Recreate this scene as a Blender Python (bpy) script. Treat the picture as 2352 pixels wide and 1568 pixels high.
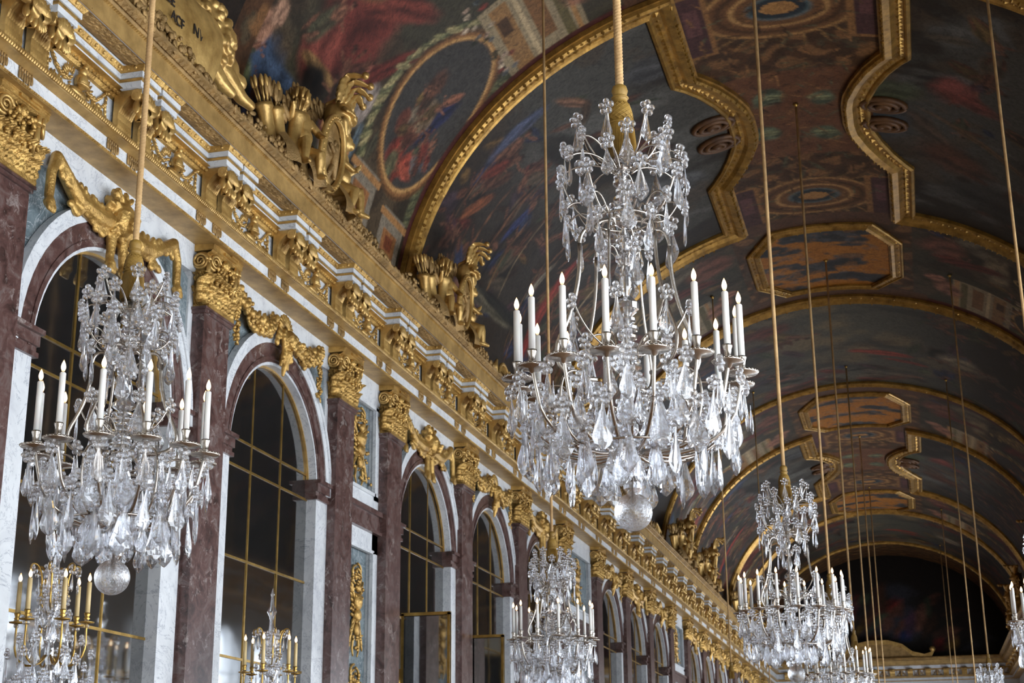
import bpy, math, random
import numpy as np
from mathutils import Vector, Matrix
for o in list(bpy.data.objects): bpy.data.objects.remove(o, do_unlink=True)
SC = bpy.context.scene
COL = SC.collection
PI = math.pi
H = 1.6                      # eye height above the parquet; wall heights below are written from eye level

# ------------------------------------------------------------------ camera
cam_d = bpy.data.cameras.new('camera'); cam = bpy.data.objects.new('camera', cam_d); COL.objects.link(cam)
cam_d.sensor_width = 36.0; cam_d.lens = 52.952; cam_d.clip_end = 300; cam_d.clip_start = 0.1
R_ = [[0.96649009, -0.08411718, -0.24253082], [0.25656494, 0.28544585, 0.92341491], [-0.00844565, -0.95469627, 0.2974621]]
mw = Matrix(((R_[0][0], -R_[0][1], -R_[0][2], 0), (R_[1][0], -R_[1][1], -R_[1][2], 0), (R_[2][0], -R_[2][1], -R_[2][2], H), (0, 0, 0, 1)))
cam.matrix_world = mw
cam_d.dof.use_dof = True; cam_d.dof.focus_distance = 7.3; cam_d.dof.aperture_fstop = 9.0
SC.camera = cam

# ------------------------------------------------------------------ world, daylight, exposure
W = bpy.data.worlds.new('daylight'); SC.world = W; W.use_nodes = True
bg = W.node_tree.nodes['Background']; bg.inputs[0].default_value = (0.78, 0.88, 1.0, 1); bg.inputs[1].default_value = 3.0
SC.view_settings.view_transform = 'Standard'; SC.view_settings.look = 'None'
SC.view_settings.exposure = 1.05; SC.view_settings.gamma = 1.0; SC.view_settings.use_curve_mapping = False
SC.cycles.use_denoising = True
SC.cycles.max_bounces = 14; SC.cycles.diffuse_bounces = 5; SC.cycles.glossy_bounces = 5
SC.cycles.transmission_bounces = 12; SC.cycles.transparent_max_bounces = 12
SC.cycles.caustics_reflective = False; SC.cycles.caustics_refractive = False
SC.cycles.sample_clamp_indirect = 8.0

WIN_Y = [-3.6, -0.4, 2.9, 6.3, 10.83, 14.37, 19.5, 22.77, 26.05, 32.4, 35.5, 38.7, 45.2, 48.3, 51.3, 56.6, 60.1, 63.6]
RX = 4.13                    # window wall
def win_light(y, e, c=(0.92, 0.965, 1.0)):
    d = bpy.data.lights.new('window_daylight', 'AREA'); d.shape = 'RECTANGLE'; d.size = 2.1; d.size_y = 4.6
    d.energy = e; d.color = c
    o = bpy.data.objects.new('window_daylight', d); COL.objects.link(o)
    o.location = (RX + 0.55, y, 2.6); o.rotation_euler = (PI/2, 0, PI/2)   # faces the mirrors (-x)
for y_ in WIN_Y: win_light(y_, 26.0, (1.0, .92, .80)) if 22 < y_ < 40 else win_light(y_, 150.0 if y_ < 50 else 60.0)   # blinds are down on the windows between y = 22 and 40

# ------------------------------------------------------------------ materials
def s2l(c):
    return tuple(((v/12.92) if v <= 0.04045 else ((v+0.055)/1.055)**2.4) for v in c)
def mat(name, col, rough=0.5, metal=0.0, **kw):
    m = bpy.data.materials.new(name); m.use_nodes = True
    b = m.node_tree.nodes['Principled BSDF']
    b.inputs['Base Color'].default_value = (*col, 1); b.inputs['Roughness'].default_value = rough; b.inputs['Metallic'].default_value = metal
    for k, v in kw.items(): b.inputs[k.replace('_', ' ')].default_value = v
    return m
class NT:
    def __init__(s, m): s.m = m; s.t = m.node_tree; s.b = s.t.nodes['Principled BSDF']
    def n(s, typ, **kw):
        nd = s.t.nodes.new(typ)
        for k, v in kw.items():
            if k.startswith('_'): setattr(nd, k[1:], v)
            else: nd.inputs[k.replace('_', ' ')].default_value = v
        return nd
    def l(s, a, b): s.t.links.new(a, b)
    def ramp(s, src, stops):
        r = s.t.nodes.new('ShaderNodeValToRGB'); s.l(src, r.inputs[0]); e = r.color_ramp.elements
        while len(e) < len(stops): e.new(0.5)
        for i, (p, c) in enumerate(stops): e[i].position = p; e[i].color = (*c, 1) if len(c) == 3 else c
        return r.outputs[0]
    def coord(s, scale=(1, 1, 1), kind='pos'):
        if kind == 'pos': c = s.n('ShaderNodeNewGeometry').outputs['Position']
        else: c = s.n('ShaderNodeTexCoord').outputs['Object']
        mp = s.n('ShaderNodeMapping'); mp.inputs['Scale'].default_value = scale; s.l(c, mp.inputs[0]); return mp.outputs[0]
    def noise(s, co, scale, detail=4, rough=0.6, dist=0.0):
        nz = s.n('ShaderNodeTexNoise', Scale=scale, Detail=detail, Roughness=rough, Distortion=dist); s.l(co, nz.inputs['Vector']); return nz.outputs[0]
    def bump(s, src, strength=0.3, dist=0.01):
        bp = s.n('ShaderNodeBump', Strength=strength, Distance=dist); s.l(src, bp.inputs['Height']); s.l(bp.outputs[0], s.b.inputs['Normal'])
def mk_marble(name, stops, scale, dist, vein, veincol, veinw=0.02, rough=0.25, coat=0.0):
    m = mat(name, (0.5, 0.5, 0.5), rough); t = NT(m); co = t.coord()
    a = t.noise(co, scale, 8, 0.65, dist); c1 = t.ramp(a, stops)
    v = t.noise(co, vein, 6, 0.7, 1.6)
    msk = t.ramp(v, [(0.5-veinw, (0, 0, 0)), (0.5, (1, 1, 1)), (0.5+veinw, (0, 0, 0))])
    mx = t.n('ShaderNodeMix', _data_type='RGBA'); t.l(msk, mx.inputs[0]); t.l(c1, mx.inputs[6]); mx.inputs[7].default_value = (*veincol, 1)
    t.l(mx.outputs[2], t.b.inputs['Base Color'])
    return m
WHITE = mk_marble('white_marble', [(0.3, s2l((.74, .75, .77))), (0.5, s2l((.84, .85, .86))), (0.75, s2l((.88, .89, .90)))], 2.2, 1.0, 2.6, s2l((.60, .62, .66)), 0.012, 0.35)
RED = mat('red_marble', (.2, .1, .1), .28); _t = NT(RED); _c = _t.coord()
_a1 = _t.noise(_c, 6.5, 8, 0.72, 0.7); _k = _t.ramp(_a1, [(0.34, s2l((.20, .145, .13))), (0.44, s2l((.31, .22, .205))), (0.52, s2l((.37, .27, .25))), (0.60, s2l((.42, .36, .345))), (0.70, s2l((.30, .21, .195)))])
_v1 = _t.noise(_c, 9.0, 6, 0.75, 0.9); _v2 = _t.noise(_c, 3.0, 3, 0.5, 0.3)
_p = _t.ramp(_v1, [(0.565, (0, 0, 0)), (0.60, (1, 1, 1)), (0.66, (.25, .25, .25))]); _p2 = _t.ramp(_v2, [(0.42, (0.05, .05, .05)), (0.62, (.8, .8, .8))])
_mm = _t.n('ShaderNodeMix', _data_type='RGBA', _blend_type='MULTIPLY'); _mm.inputs[0].default_value = 1.0; _t.l(_p, _mm.inputs[6]); _t.l(_p2, _mm.inputs[7])
_mx = _t.n('ShaderNodeMix', _data_type='RGBA'); _t.l(_mm.outputs[2], _mx.inputs[0]); _t.l(_k, _mx.inputs[6]); _mx.inputs[7].default_value = (*s2l((.66, .62, .60)), 1); _t.l(_mx.outputs[2], _t.b.inputs['Base Color'])
GREEN = mk_marble('grey_green_marble', [(0.32, s2l((.30, .35, .37))), (0.5, s2l((.42, .47, .49))), (0.68, s2l((.53, .57, .58)))], 3.0, 2.2, 3.2, s2l((.72, .74, .75)), 0.012, 0.25)
def mk_gold(name, c0, c1, rough, metal, bscale, bstr, bdist=0.01, kind='pos'):
    m = mat(name, c1, rough, metal); t = NT(m); co = t.coord(kind=kind)
    a = t.noise(co, 5.0, 5, 0.65); col = t.ramp(a, [(0.3, c0), (0.65, c1)]); t.l(col, t.b.inputs['Base Color'])
    b = t.noise(co, bscale, 4, 0.6); t.bump(b, bstr, bdist)
    return m
GOLD = mk_gold('gilding', s2l((.60, .46, .24)), s2l((.84, .69, .42)), 0.36, 0.55, 22, 0.35, 0.012)
GOLDC = mk_gold('carved_gilding', s2l((.56, .42, .20)), s2l((.84, .68, .39)), 0.32, 0.6, 48, 0.75, 0.012)
GOLDD = mk_gold('aged_gilding', s2l((.46, .36, .21)), s2l((.70, .56, .35)), 0.45, 0.45, 60, 0.8, 0.012)
GOLDF = mk_gold('flat_gilding', s2l((.56, .44, .25)), s2l((.74, .60, .37)), 0.48, 0.35, 9, 0.15, 0.01)
FRAMEG = mk_gold('frame_gilding', s2l((.44, .32, .14)), s2l((.74, .57, .28)), 0.34, 0.62, 26, 0.4, 0.012)
BRASS = mk_gold('brass', s2l((.55, .43, .20)), s2l((.78, .63, .34)), 0.3, 0.85, 30, 0.1)
SILVER = mk_gold('silvered_metal', s2l((.62, .58, .54)), s2l((.80, .77, .73)), 0.22, 0.92, 40, 0.1)
DARK = mat('dark_brown', s2l((.12, .09, .07)), 0.8)  # plain dark brown of the tablet letters and door boards
MIRROR = mat('old_mirror_glass', (0.34, 0.34, 0.34), 0.06, 0.97)
_t = NT(MIRROR); _c = _t.coord(); _t.bump(_t.noise(_c, 1.4, 2), 0.08, 0.02)
CRYSTAL = mat('cut_crystal', (0.97, 0.98, 1.0), 0.0, 0.0); CRYSTAL.node_tree.nodes['Principled BSDF'].inputs['Transmission Weight'].default_value = 0.93
CRYSTAL.node_tree.nodes['Principled BSDF'].inputs['IOR'].default_value = 1.52
CRYSTAL.node_tree.nodes['Principled BSDF'].inputs['Specular IOR Level'].default_value = 0.9
def _soft(m, f):
    t = m.node_tree; o = t.nodes['Material Output']; b_ = t.nodes['Principled BSDF']; tr = t.nodes.new('ShaderNodeBsdfTransparent'); tr.inputs[0].default_value = (.96, .97, 1.0, 1)
    mx = t.nodes.new('ShaderNodeMixShader'); mx.inputs[0].default_value = f; t.links.new(b_.outputs[0], mx.inputs[1]); t.links.new(tr.outputs[0], mx.inputs[2]); t.links.new(mx.outputs[0], o.inputs[0])
_soft(CRYSTAL, 0.22)
WAX = mat('white_candle', s2l((.93, .92, .90)), 0.45); WAX.node_tree.nodes['Principled BSDF'].inputs['Subsurface Weight'].default_value = 0.25
WAX.node_tree.nodes['Principled BSDF'].inputs['Subsurface Radius'].default_value = (0.02, 0.012, 0.008)
CREAM = mat('cream_candle', s2l((.86, .76, .55)), 0.5)
FLAME = mat('flame_bulb', (0, 0, 0), 0.5); _b = FLAME.node_tree.nodes['Principled BSDF']
_b.inputs['Emission Strength'].default_value = 1.35
_t = NT(FLAME); _s = _t.n('ShaderNodeSeparateXYZ'); _t.l(_t.n('ShaderNodeTexCoord').outputs['Object'], _s.inputs[0])
_q = _t.n('ShaderNodeMath', _operation='MULTIPLY'); _t.l(_s.outputs[2], _q.inputs[0]); _q.inputs[1].default_value = 16.0
_t.l(_t.ramp(_q.outputs[0], [(0.0, (1.0, .45, .16)), (0.22, (1.0, .80, .55)), (0.6, (1.0, .78, .50)), (0.85, (1.0, .50, .20)), (1.0, (.9, .30, .08))]), _b.inputs['Emission Color'])
ROPE = mk_gold('silk_rope', s2l((.62, .48, .31)), s2l((.82, .67, .46)), 0.75, 0.0, 120, 0.4, 0.004)
SILK = mk_gold('tassel_silk', s2l((.46, .35, .14)), s2l((.64, .50, .22)), 0.6, 0.0, 90, 0.4, 0.004)
WOOD = mk_gold('oak_parquet', s2l((.36, .25, .15)), s2l((.52, .38, .24)), 0.4, 0.0, 20, 0.1)
PLASTER = mat('pale_stone', s2l((.72, .68, .60)), 0.8)
PAINT = mat('ceiling_paint', (0.3, 0.3, 0.3), 0.55)
_t = NT(PAINT); _a = _t.n('ShaderNodeAttribute', _attribute_name='Col'); _c = _t.coord(scale=(1, 1, 1))
_n1 = _t.noise(_c, 9.0, 6, 0.7, 1.5); _n2 = _t.noise(_c, 34.0, 4, 0.7, 1.0)
_r = _t.ramp(_n1, [(0.3, (0.42, 0.39, 0.36)), (0.52, (.95, .93, .9)), (0.72, (1.35, 1.3, 1.2))])
_m = _t.n('ShaderNodeMix', _data_type='RGBA', _blend_type='MULTIPLY'); _m.inputs[0].default_value = 1.0
_t.l(_a.outputs[0], _m.inputs[6]); _t.l(_r, _m.inputs[7])
_m2 = _t.n('ShaderNodeMix', _data_type='RGBA', _blend_type='OVERLAY'); _m2.inputs[0].default_value = 0.5
_t.l(_m.outputs[2], _m2.inputs[6]); _t.l(_n2, _m2.inputs[7]); _t.l(_m2.outputs[2], _t.b.inputs['Base Color'])
_t.b.inputs['Specular IOR Level'].default_value = 0.18

# ------------------------------------------------------------------ mesh builder
class MB:
    def __init__(s): s.v = []; s.f = []; s.m = []; s.s = []
    def add(s, vs, fs, mi=0, sm=True):
        n = len(s.v); s.v.extend([tuple(v) for v in vs]); s.f.extend([tuple(i+n for i in f) for f in fs])
        s.m.extend([mi]*len(fs)); s.s.extend([sm]*len(fs)); return s
    def box(s, x0, x1, y0, y1, z0, z1, mi=0):
        vs = [(x, y, z) for x in (x0, x1) for y in (y0, y1) for z in (z0, z1)]
        return s.add(vs, [(0, 1, 3, 2), (4, 6, 7, 5), (0, 4, 5, 1), (2, 3, 7, 6), (0, 2, 6, 4), (1, 5, 7, 3)], mi, False)
    def grid(s, P, mi=0, sm=True, closeu=False, closev=False):
        nu = len(P); nv = len(P[0]); vs = [p for r in P for p in r]; fs = []
        for i in range(nu if closeu else nu-1):
            for j in range(nv if closev else nv-1):
                a = i*nv+j; b = ((i+1) % nu)*nv+j; c = ((i+1) % nu)*nv+(j+1) % nv; d = i*nv+(j+1) % nv
                fs.append((a, b, c, d))
        return s.add(vs, fs, mi, sm)
    def tube(s, path, r, n=8, mi=0, sm=True, flat=1.0, cap=True):
        pts = [Vector(p) for p in path]; N = len(pts)
        rs = r if isinstance(r, (list, tuple)) else [r]*N
        up = None; rows = []
        for i, p in enumerate(pts):
            t = (pts[min(i+1, N-1)]-pts[max(i-1, 0)])
            if t.length < 1e-9: t = Vector((0, 0, 1))
            t.normalize()
            if up is None:
                up = Vector((1, 0, 0)) if abs(t.x) < 0.8 else Vector((0, 1, 0))
            a = (up - t*up.dot(t))
            if a.length < 1e-6: a = t.orthogonal()
            a.normalize(); up = a; b = t.cross(a)
            rows.append([p + a*(math.cos(2*PI*k/n)*rs[i]) + b*(math.sin(2*PI*k/n)*rs[i]*flat) for k in range(n)])
        s.grid(rows, mi, sm, closev=True)
        if cap:
            n0 = len(s.v)-N*n
            s.f.append(tuple(n0+k for k in range(n))); s.m.append(mi); s.s.append(False)
            s.f.append(tuple(n0+(N-1)*n+n-1-k for k in range(n))); s.m.append(mi); s.s.append(False)
        return s
    def lathe(s, prof, n=16, c=(0, 0, 0), mi=0, sm=True, ax='z', fl=None):
        rows = []
        for (r, z) in prof:
            row = []
            for k in range(n):
                a = 2*PI*k/n; rr = r*(fl(a, z) if fl else 1.0)
                x, y = rr*math.cos(a), rr*math.sin(a)
                p = (x, y, z) if ax == 'z' else ((z, x, y) if ax == 'x' else (x, z, y))
                row.append((c[0]+p[0], c[1]+p[1], c[2]+p[2]))
            rows.append(row)
        return s.grid(rows, mi, sm, closev=True)
    def ball(s, c, r, mi=0, nu=6, nv=8, rot=None, sm=True):
        if not isinstance(r, (tuple, list)): r = (r, r, r)
        rows = []
        for i in range(nu+1):
            t = PI*i/nu; row = []
            for j in range(nv):
                a = 2*PI*j/nv
                p = Vector((r[0]*math.sin(t)*math.cos(a), r[1]*math.sin(t)*math.sin(a), r[2]*math.cos(t)))
                if rot is not None: p = rot @ p
                row.append((c[0]+p.x, c[1]+p.y, c[2]+p.z))
            rows.append(row)
        return s.grid(rows, mi, sm, closev=True)
    def mesh(s, name, mats):
        me = bpy.data.meshes.new(name); me.from_pydata(s.v, [], s.f)
        for m in (mats if isinstance(mats, (list, tuple)) else [mats]): me.materials.append(m)
        me.polygons.foreach_set('material_index', s.m); me.polygons.foreach_set('use_smooth', s.s); me.update(); return me
    def obj(s, name, mats, parent=None, loc=(0, 0, 0), rot=(0, 0, 0)):
        return link(name, s.mesh(name, mats), parent, loc, rot)
def link(name, me, parent=None, loc=(0, 0, 0), rot=(0, 0, 0), scale=None):
    o = bpy.data.objects.new(name, me); COL.objects.link(o); o.location = loc; o.rotation_euler = rot
    if scale is not None: o.scale = scale
    if parent: o.parent = parent
    return o
def tag(o, label=None, cat=None, group=None, kind=None):
    if label: o['label'] = label
    if cat: o['category'] = cat
    if group: o['group'] = group
    if kind: o['kind'] = kind
    return o
def thing(name, label, cat, loc=(0, 0, 0), rotz=0, group=None, scale=None):
    o = bpy.data.objects.new(name, None); COL.objects.link(o); o.location = loc; o.rotation_euler = (0, 0, rotz)
    o.empty_display_size = 0.2
    if scale is not None: o.scale = scale
    return tag(o, label, cat, group)
KIDS = {}
def dup(root, loc, label, group=None, rotz=0, scale=None):
    if root.name not in KIDS:
        KIDS[root.name] = [(c, [d for d in bpy.data.objects if d.parent == c]) for c in bpy.data.objects if c.parent == root]
    r = root.copy(); COL.objects.link(r); r.location = loc; r.rotation_euler = (0, 0, rotz); r['label'] = label
    if scale is not None: r.scale = scale
    if group: r['group'] = group
    for c, ds in KIDS[root.name]:
        cc = c.copy(); COL.objects.link(cc); cc.parent = r
        for d in ds:
            dd = d.copy(); COL.objects.link(dd); dd.parent = cc
    return r
def sculpt(build, voxel, name, mats=None, smooth=True):
    """union of the rough masses into one continuous surface"""
    b = MB(); build(b); me = b.mesh(name, mats or GOLDC)
    o = bpy.data.objects.new('tmp', me); COL.objects.link(o)
    md = o.modifiers.new('r', 'REMESH'); md.mode = 'VOXEL'; md.voxel_size = voxel; md.use_smooth_shade = smooth
    m2 = o.modifiers.new('s', 'SMOOTH'); m2.factor = 0.5; m2.iterations = 1
    dg = bpy.context.evaluated_depsgraph_get(); ev = o.evaluated_get(dg)
    out = bpy.data.meshes.new_from_object(ev); bpy.data.objects.remove(o, do_unlink=True)
    out.name = name
    if not out.materials:
        out.materials.append(mats or GOLDC)
    return out
def bez(p0, p1, p2, p3, n=10):
    P = [Vector(p) for p in (p0, p1, p2, p3)]; out = []
    for i in range(n+1):
        t = i/n; u = 1-t
        out.append(P[0]*u**3+P[1]*3*u*u*t+P[2]*3*u*t*t+P[3]*t**3)
    return out
rnd = random.Random(7)
# ------------------------------------------------------------------ vault
VA, VB, VC, VZ = 5.2, 4.4, -1.12, 6.3
KD = 0.0835                                   # metres of arc per degree
def V(ph, y, off=0.0):
    a = math.radians(ph); c, s_ = math.cos(a), math.sin(a)
    nx, nz = c/VA, -s_/VB; L = math.hypot(nx, nz)
    return (VC-VA*c+nx/L*off, y, VZ+VB*s_+nz/L*off+H)
_G = {}
def vnoise(u, v, seed):
    if seed not in _G: _G[seed] = np.random.RandomState(seed).rand(256, 256)
    g = _G[seed]
    iu = np.floor(u).astype(int); iv = np.floor(v).astype(int); fu = u-iu; fv = v-iv
    fu = fu*fu*(3-2*fu); fv = fv*fv*(3-2*fv)
    a = g[iu % 256, iv % 256]; b = g[(iu+1) % 256, iv % 256]; c = g[iu % 256, (iv+1) % 256]; d = g[(iu+1) % 256, (iv+1) % 256]
    return (a*(1-fu)+b*fu)*(1-fv)+(c*(1-fu)+d*fu)*fv
def fbm(u, v, seed, o=4):
    r = 0; amp = 0.5
    for i in range(o): r = r+amp*vnoise(u*2**i+17.3*i, v*2**i+5.1*i, seed+i); amp *= 0.5
    return r
def C(h):
    h = h.lstrip('#'); return np.array(s2l(tuple(int(h[i:i+2], 16)/255 for i in (0, 2, 4))))
def mixc(c, m, col): return c*(1-m[..., None])+col*m[..., None]
def sst(x, a, b):
    t = np.clip((x-a)/(b-a), 0, 1); return t*t*(3-2*t)
def blob(c, S, Y, ph, y, ls, ly, rot, col, soft=0.5, al=1.0, wob=0.25, seed=1):
    """one brushed patch: centre (degrees, y), half sizes in metres, turned by rot degrees"""
    s0 = ph*KD; R = max(ls, ly)*1.6
    ii = np.nonzero(np.abs(S[:, 0]-s0) < R)[0]; jj = np.nonzero(np.abs(Y[0, :]-y) < R)[0]
    if not len(ii) or not len(jj): return c
    sl = (slice(ii[0], ii[-1]+1), slice(jj[0], jj[-1]+1)); full = c; c = full[sl]; S = S[sl]; Y = Y[sl]
    ca, sa = math.cos(math.radians(rot)), math.sin(math.radians(rot))
    ds, dy = S-s0, Y-y
    a = (ds*ca+dy*sa)/ls; b = (-ds*sa+dy*ca)/ly
    d = np.sqrt(a*a+b*b)+wob*(fbm(S*3.1+seed*3, Y*3.1+seed, 11+seed % 7, 3)-0.45)*2
    m = al*(1-sst(d, 1-soft, 1+soft*0.4))
    shade = 0.42+0.75*fbm(a*2.2+seed, b*3.4+seed*2, 31, 3)+0.28*np.sin(b*5.5+a*1.5+7*fbm(a*1.5+seed, b*1.5, 33, 2))
    full[sl] = c*(1-m[..., None])+(col*m[..., None])*np.clip(shade, 0.25, 1.6)[..., None]
    return full
def ringp(c, S, Y, ph, y, ls, ly, w, col, al=1.0):
    R = max(ls, ly)+w*2; ii = np.nonzero(np.abs(S[:, 0]-ph*KD) < R)[0]; jj = np.nonzero(np.abs(Y[0, :]-y) < R)[0]
    if not len(ii) or not len(jj): return c
    sl = (slice(ii[0], ii[-1]+1), slice(jj[0], jj[-1]+1)); full = c; full[sl] = _ringp(full[sl], S[sl], Y[sl], ph, y, ls, ly, w, col, al); return full
def _ringp(c, S, Y, ph, y, ls, ly, w, col, al=1.0):
    d = np.sqrt(((S-ph*KD)/ls)**2+((Y-y)/ly)**2); wd = w/min(ls, ly)
    m = al*np.clip(1.2-np.abs(d-1)/wd*1.2, 0, 1); return mixc(c, np.clip(m, 0, 1), col)
def inell(S, Y, ph, y, ls, ly): return ((S-ph*KD)/ls)**2+((Y-y)/ly)**2 < 1
def rectp(c, S, Y, ph0, ph1, y0, y1, col, shear=0.0, al=1.0):
    yy = Y-shear*(S-ph0*KD); m = ((S > ph0*KD) & (S < ph1*KD) & (yy > y0) & (yy < y1))*al
    return mixc(c, m.astype(float), col)
SKIN, SKIN2, RD, BL, GR, OC, DK, BR = C('8a5a48'), C('6e4334'), C('7c2420'), C('26386e'), C('4a5a44'), C('8a6a2c'), C('1b1613'), C('3c261a')
def figures(c, S, Y, rs, pmin, pmax, y0, y1, n, tilt, scale=1.0, dark=1.0):
    for i in range(n):
        ph = rs.uniform(pmin, pmax); y = rs.uniform(y0, y1); t = tilt+rs.uniform(-35, 35)
        col = [SKIN, SKIN2, RD, BL, GR, OC, BR, DK, BR, C('6b6258'), C('5a3a50')][rs.randint(0, 11)]*dark
        c = blob(c, S, Y, ph, y, scale*rs.uniform(0.12, 0.42), scale*rs.uniform(0.05, 0.16), t, col, 0.45, 0.85, 0.35, i)
    return c
def person(c, S, Y, ph, y, sc, rot, drape, rs, dark=1.0):
    """a painted figure: drapery, torso, limbs and head"""
    ca, sa = math.cos(math.radians(rot)), math.sin(math.radians(rot))
    def at(u, v): return ph+(u*ca-v*sa)*sc/KD, y+(u*sa+v*ca)*sc
    sk = (SKIN if rs.rand() < .6 else SKIN2)*dark
    p = at(-.22, .03); c = blob(c, S, Y, p[0], p[1], .34*sc, .17*sc, rot+rs.uniform(-20, 20), drape*dark, .35, .95, .3, rs.randint(99))
    for k in (-1, 1): p = at(-.42, k*.08); c = blob(c, S, Y, p[0], p[1], .17*sc, .035*sc, rot+k*14, sk*.8, .3, .9, .1, rs.randint(99))
    p = at(.06, 0); c = blob(c, S, Y, p[0], p[1], .15*sc, .085*sc, rot, sk, .35, .95, .15, rs.randint(99))
    for k in (-1, 1): p = at(.16+rs.uniform(-.05, .12), k*.15); c = blob(c, S, Y, p[0], p[1], .13*sc, .028*sc, rot+k*rs.uniform(30, 100), sk, .3, .9, .1, rs.randint(99))
    p = at(.27, 0); c = blob(c, S, Y, p[0], p[1], .055*sc, .045*sc, 0, sk*1.1, .3, .95, .05, rs.randint(99)); p = at(.31, -.01); c = blob(c, S, Y, p[0], p[1], .04*sc, .05*sc, 0, C('20140e'), .4, .8, .1, 3)
    return c
DR = [C('7a2a22'), C('2f3f72'), C('5c4a2a'), C('4a5140'), C('6a5c50'), C('57302a'), C('3a2c26'), C('7a6430'), C('493a50')]
def crowd(c, S, Y, rs, p0, p1, y0, y1, n, rot, sc, dark=1.0):
    for i in range(n): c = person(c, S, Y, rs.uniform(p0, p1), rs.uniform(y0, y1), sc*rs.uniform(.6, 1.25), rot+rs.uniform(-50, 50), DR[rs.randint(len(DR))], rs, dark)
    return c
def paint_panel(S, Y, sec, left):
    """the shaped canvases left and right of the ridge"""
    P = S/KD
    c = np.zeros(S.shape+(3,)); u = Y-sec
    n = fbm(S*0.9+sec, Y*0.9+left*7, 3, 5)
    c[:] = C('42464a'); c = mixc(c, sst(n, 0.42, 0.62), C('26211d')); c = mixc(c, sst(fbm(S*0.7, Y*1.3+9, 5, 4), 0.50, 0.66)*0.8, C('596069')); c = mixc(c, sst(fbm(S*1.6+4, Y*1.6, 6, 4), .52, .62)*.5, C('4a3d30'))
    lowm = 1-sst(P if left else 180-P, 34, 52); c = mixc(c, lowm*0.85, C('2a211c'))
    rs = np.random.RandomState(int(sec*3)+left)
    Q = (lambda p: p) if left else (lambda p: 180-p)
    c = figures(c, S, Y, rs, *sorted((Q(14), Q(46))), sec-3.9, sec+3.9, 60, 62 if left else -62, 1.0, .75)
    c = crowd(c, S, Y, rs, *sorted((Q(15), Q(44))), sec-3.8, sec+3.8, 46, 10 if left else 170, 1.25, .85); c = crowd(c, S, Y, rs, *sorted((Q(46), Q(64))), sec-3.4, sec+3.4, 9, 60, 1.0, .75)
    c = figures(c, S, Y, rs, *sorted((Q(44), Q(66))), sec-3.6, sec+3.6, 12, 20, 1.0, 0.6)
    for k in range(26):                                  # lances, staves and diagonal folds
        ph = rs.uniform(16, 42); y = sec+rs.uniform(-3.6, 3.8)
        c = blob(c, S, Y, Q(ph), y, rs.uniform(0.5, 1.3), rs.uniform(0.015, 0.045), (8 if left else -8)+rs.uniform(-10, 10), [C('8e6a40'), C('7a5038'), C('9a8a70'), C('14100e')][k % 4], 0.3, 0.8, 0.1, k)
    if left:
        for a in [(25, sec+1.4, 1.25, 0.20, 2, C('a5201a')), (33, sec-1.5, .40, .10, 15, C('2c3f8c')), (36, sec-3.2, .35, .12, 40, C('7c2a1c')), (29, sec-3.0, .5, .12, 40, C('8a4a24')), (54, sec-3.1, .42, .10, 60, C('8c6450')), (55, sec-2.6, .35, .10, 110, C('54402f')),
                  (43, sec-3.5, .6, .16, 5, C('4a5f96')), (50, sec-1.6, 1.3, .3, 75, C('26221f')), (57, sec-0.6, 1.2, .22, 80, C('1f1c1b')), (62, sec+1.1, .9, .5, 40, C('5a6578')), (70, sec-2.8, .6, .4, 10, C('4c5464')), (17.5, sec-0.9, 1.3, .16, 88, C('6a6a5e')), (19, sec-0.2, 1.6, .12, 88, C('23262a')), (30, sec+.6, .5, .09, 20, C('8c8a84'))]:
            c = blob(c, S, Y, a[0], a[1], a[2], a[3], a[4], a[5], 0.35, 0.9, 0.2, int(a[0]))
    else:
        for a in [(117, sec-1.2, .35, .5, 20, C('8a3c3c')), (121, sec-.9, .5, .22, 30, C('7a3432')), (112, sec+.3, .9, .2, 60, C('54443a')), (118, sec+1.4, .8, .5, 40, C('5a3424')), (104, sec+.2, .5, .9, 0, C('3c4c60')), (127, sec+2.6, 1.0, .7, 20, C('30343a')), (122, sec+.4, 1.1, .1, 40, C('6a5238')), (106, sec-.9, .5, .4, 0, C('44543f'))]:
            c = blob(c, S, Y, a[0], a[1], a[2], a[3], a[4], a[5], 0.5, 0.85, 0.3, int(a[0]))
    return c
def paint_full(S, Y, sec):
    P = S/KD; c = np.zeros(S.shape+(3,)); c[:] = C('34373b')
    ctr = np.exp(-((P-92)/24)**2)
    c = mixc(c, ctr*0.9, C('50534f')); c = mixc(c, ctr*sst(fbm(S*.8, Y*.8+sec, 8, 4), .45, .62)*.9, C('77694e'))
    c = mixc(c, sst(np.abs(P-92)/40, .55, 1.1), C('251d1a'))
    c = mixc(c, sst(fbm(S*.6+3, Y*1.8+sec, 9, 4), .5, .68)*.6, C('2a2c30'))
    rs = np.random.RandomState(int(sec)+5)
    c = figures(c, S, Y, rs, 12, 80, sec-3.4, sec+3.4, 40, 85, 1.3, 0.7); c = figures(c, S, Y, rs, 108, 168, sec-3.4, sec+3.4, 40, 85, 1.3, 0.7)
    c = crowd(c, S, Y, rs, 12, 78, sec-3.4, sec+3.4, 40, 20, 1.5, .75); c = crowd(c, S, Y, rs, 112, 168, sec-3.4, sec+3.4, 40, 160, 1.5, .75)
    c = figures(c, S, Y, rs, 70, 112, sec+1.9, sec+3.4, 34, 8, 1.3)
    c = blob(c, S, Y, 100, sec+.7, .75, .22, 12, C('9c3426'), .3); c = blob(c, S, Y, 106, sec+1.3, .5, .12, 12, C('8c2c22'), .3)
    c = blob(c, S, Y, 72, sec-2.2, .6, .4, 0, C('6b2f26'), .6); c = blob(c, S, Y, 121, sec+.2, .5, .5, 0, C('8a8478'), .6)
    return c
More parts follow.
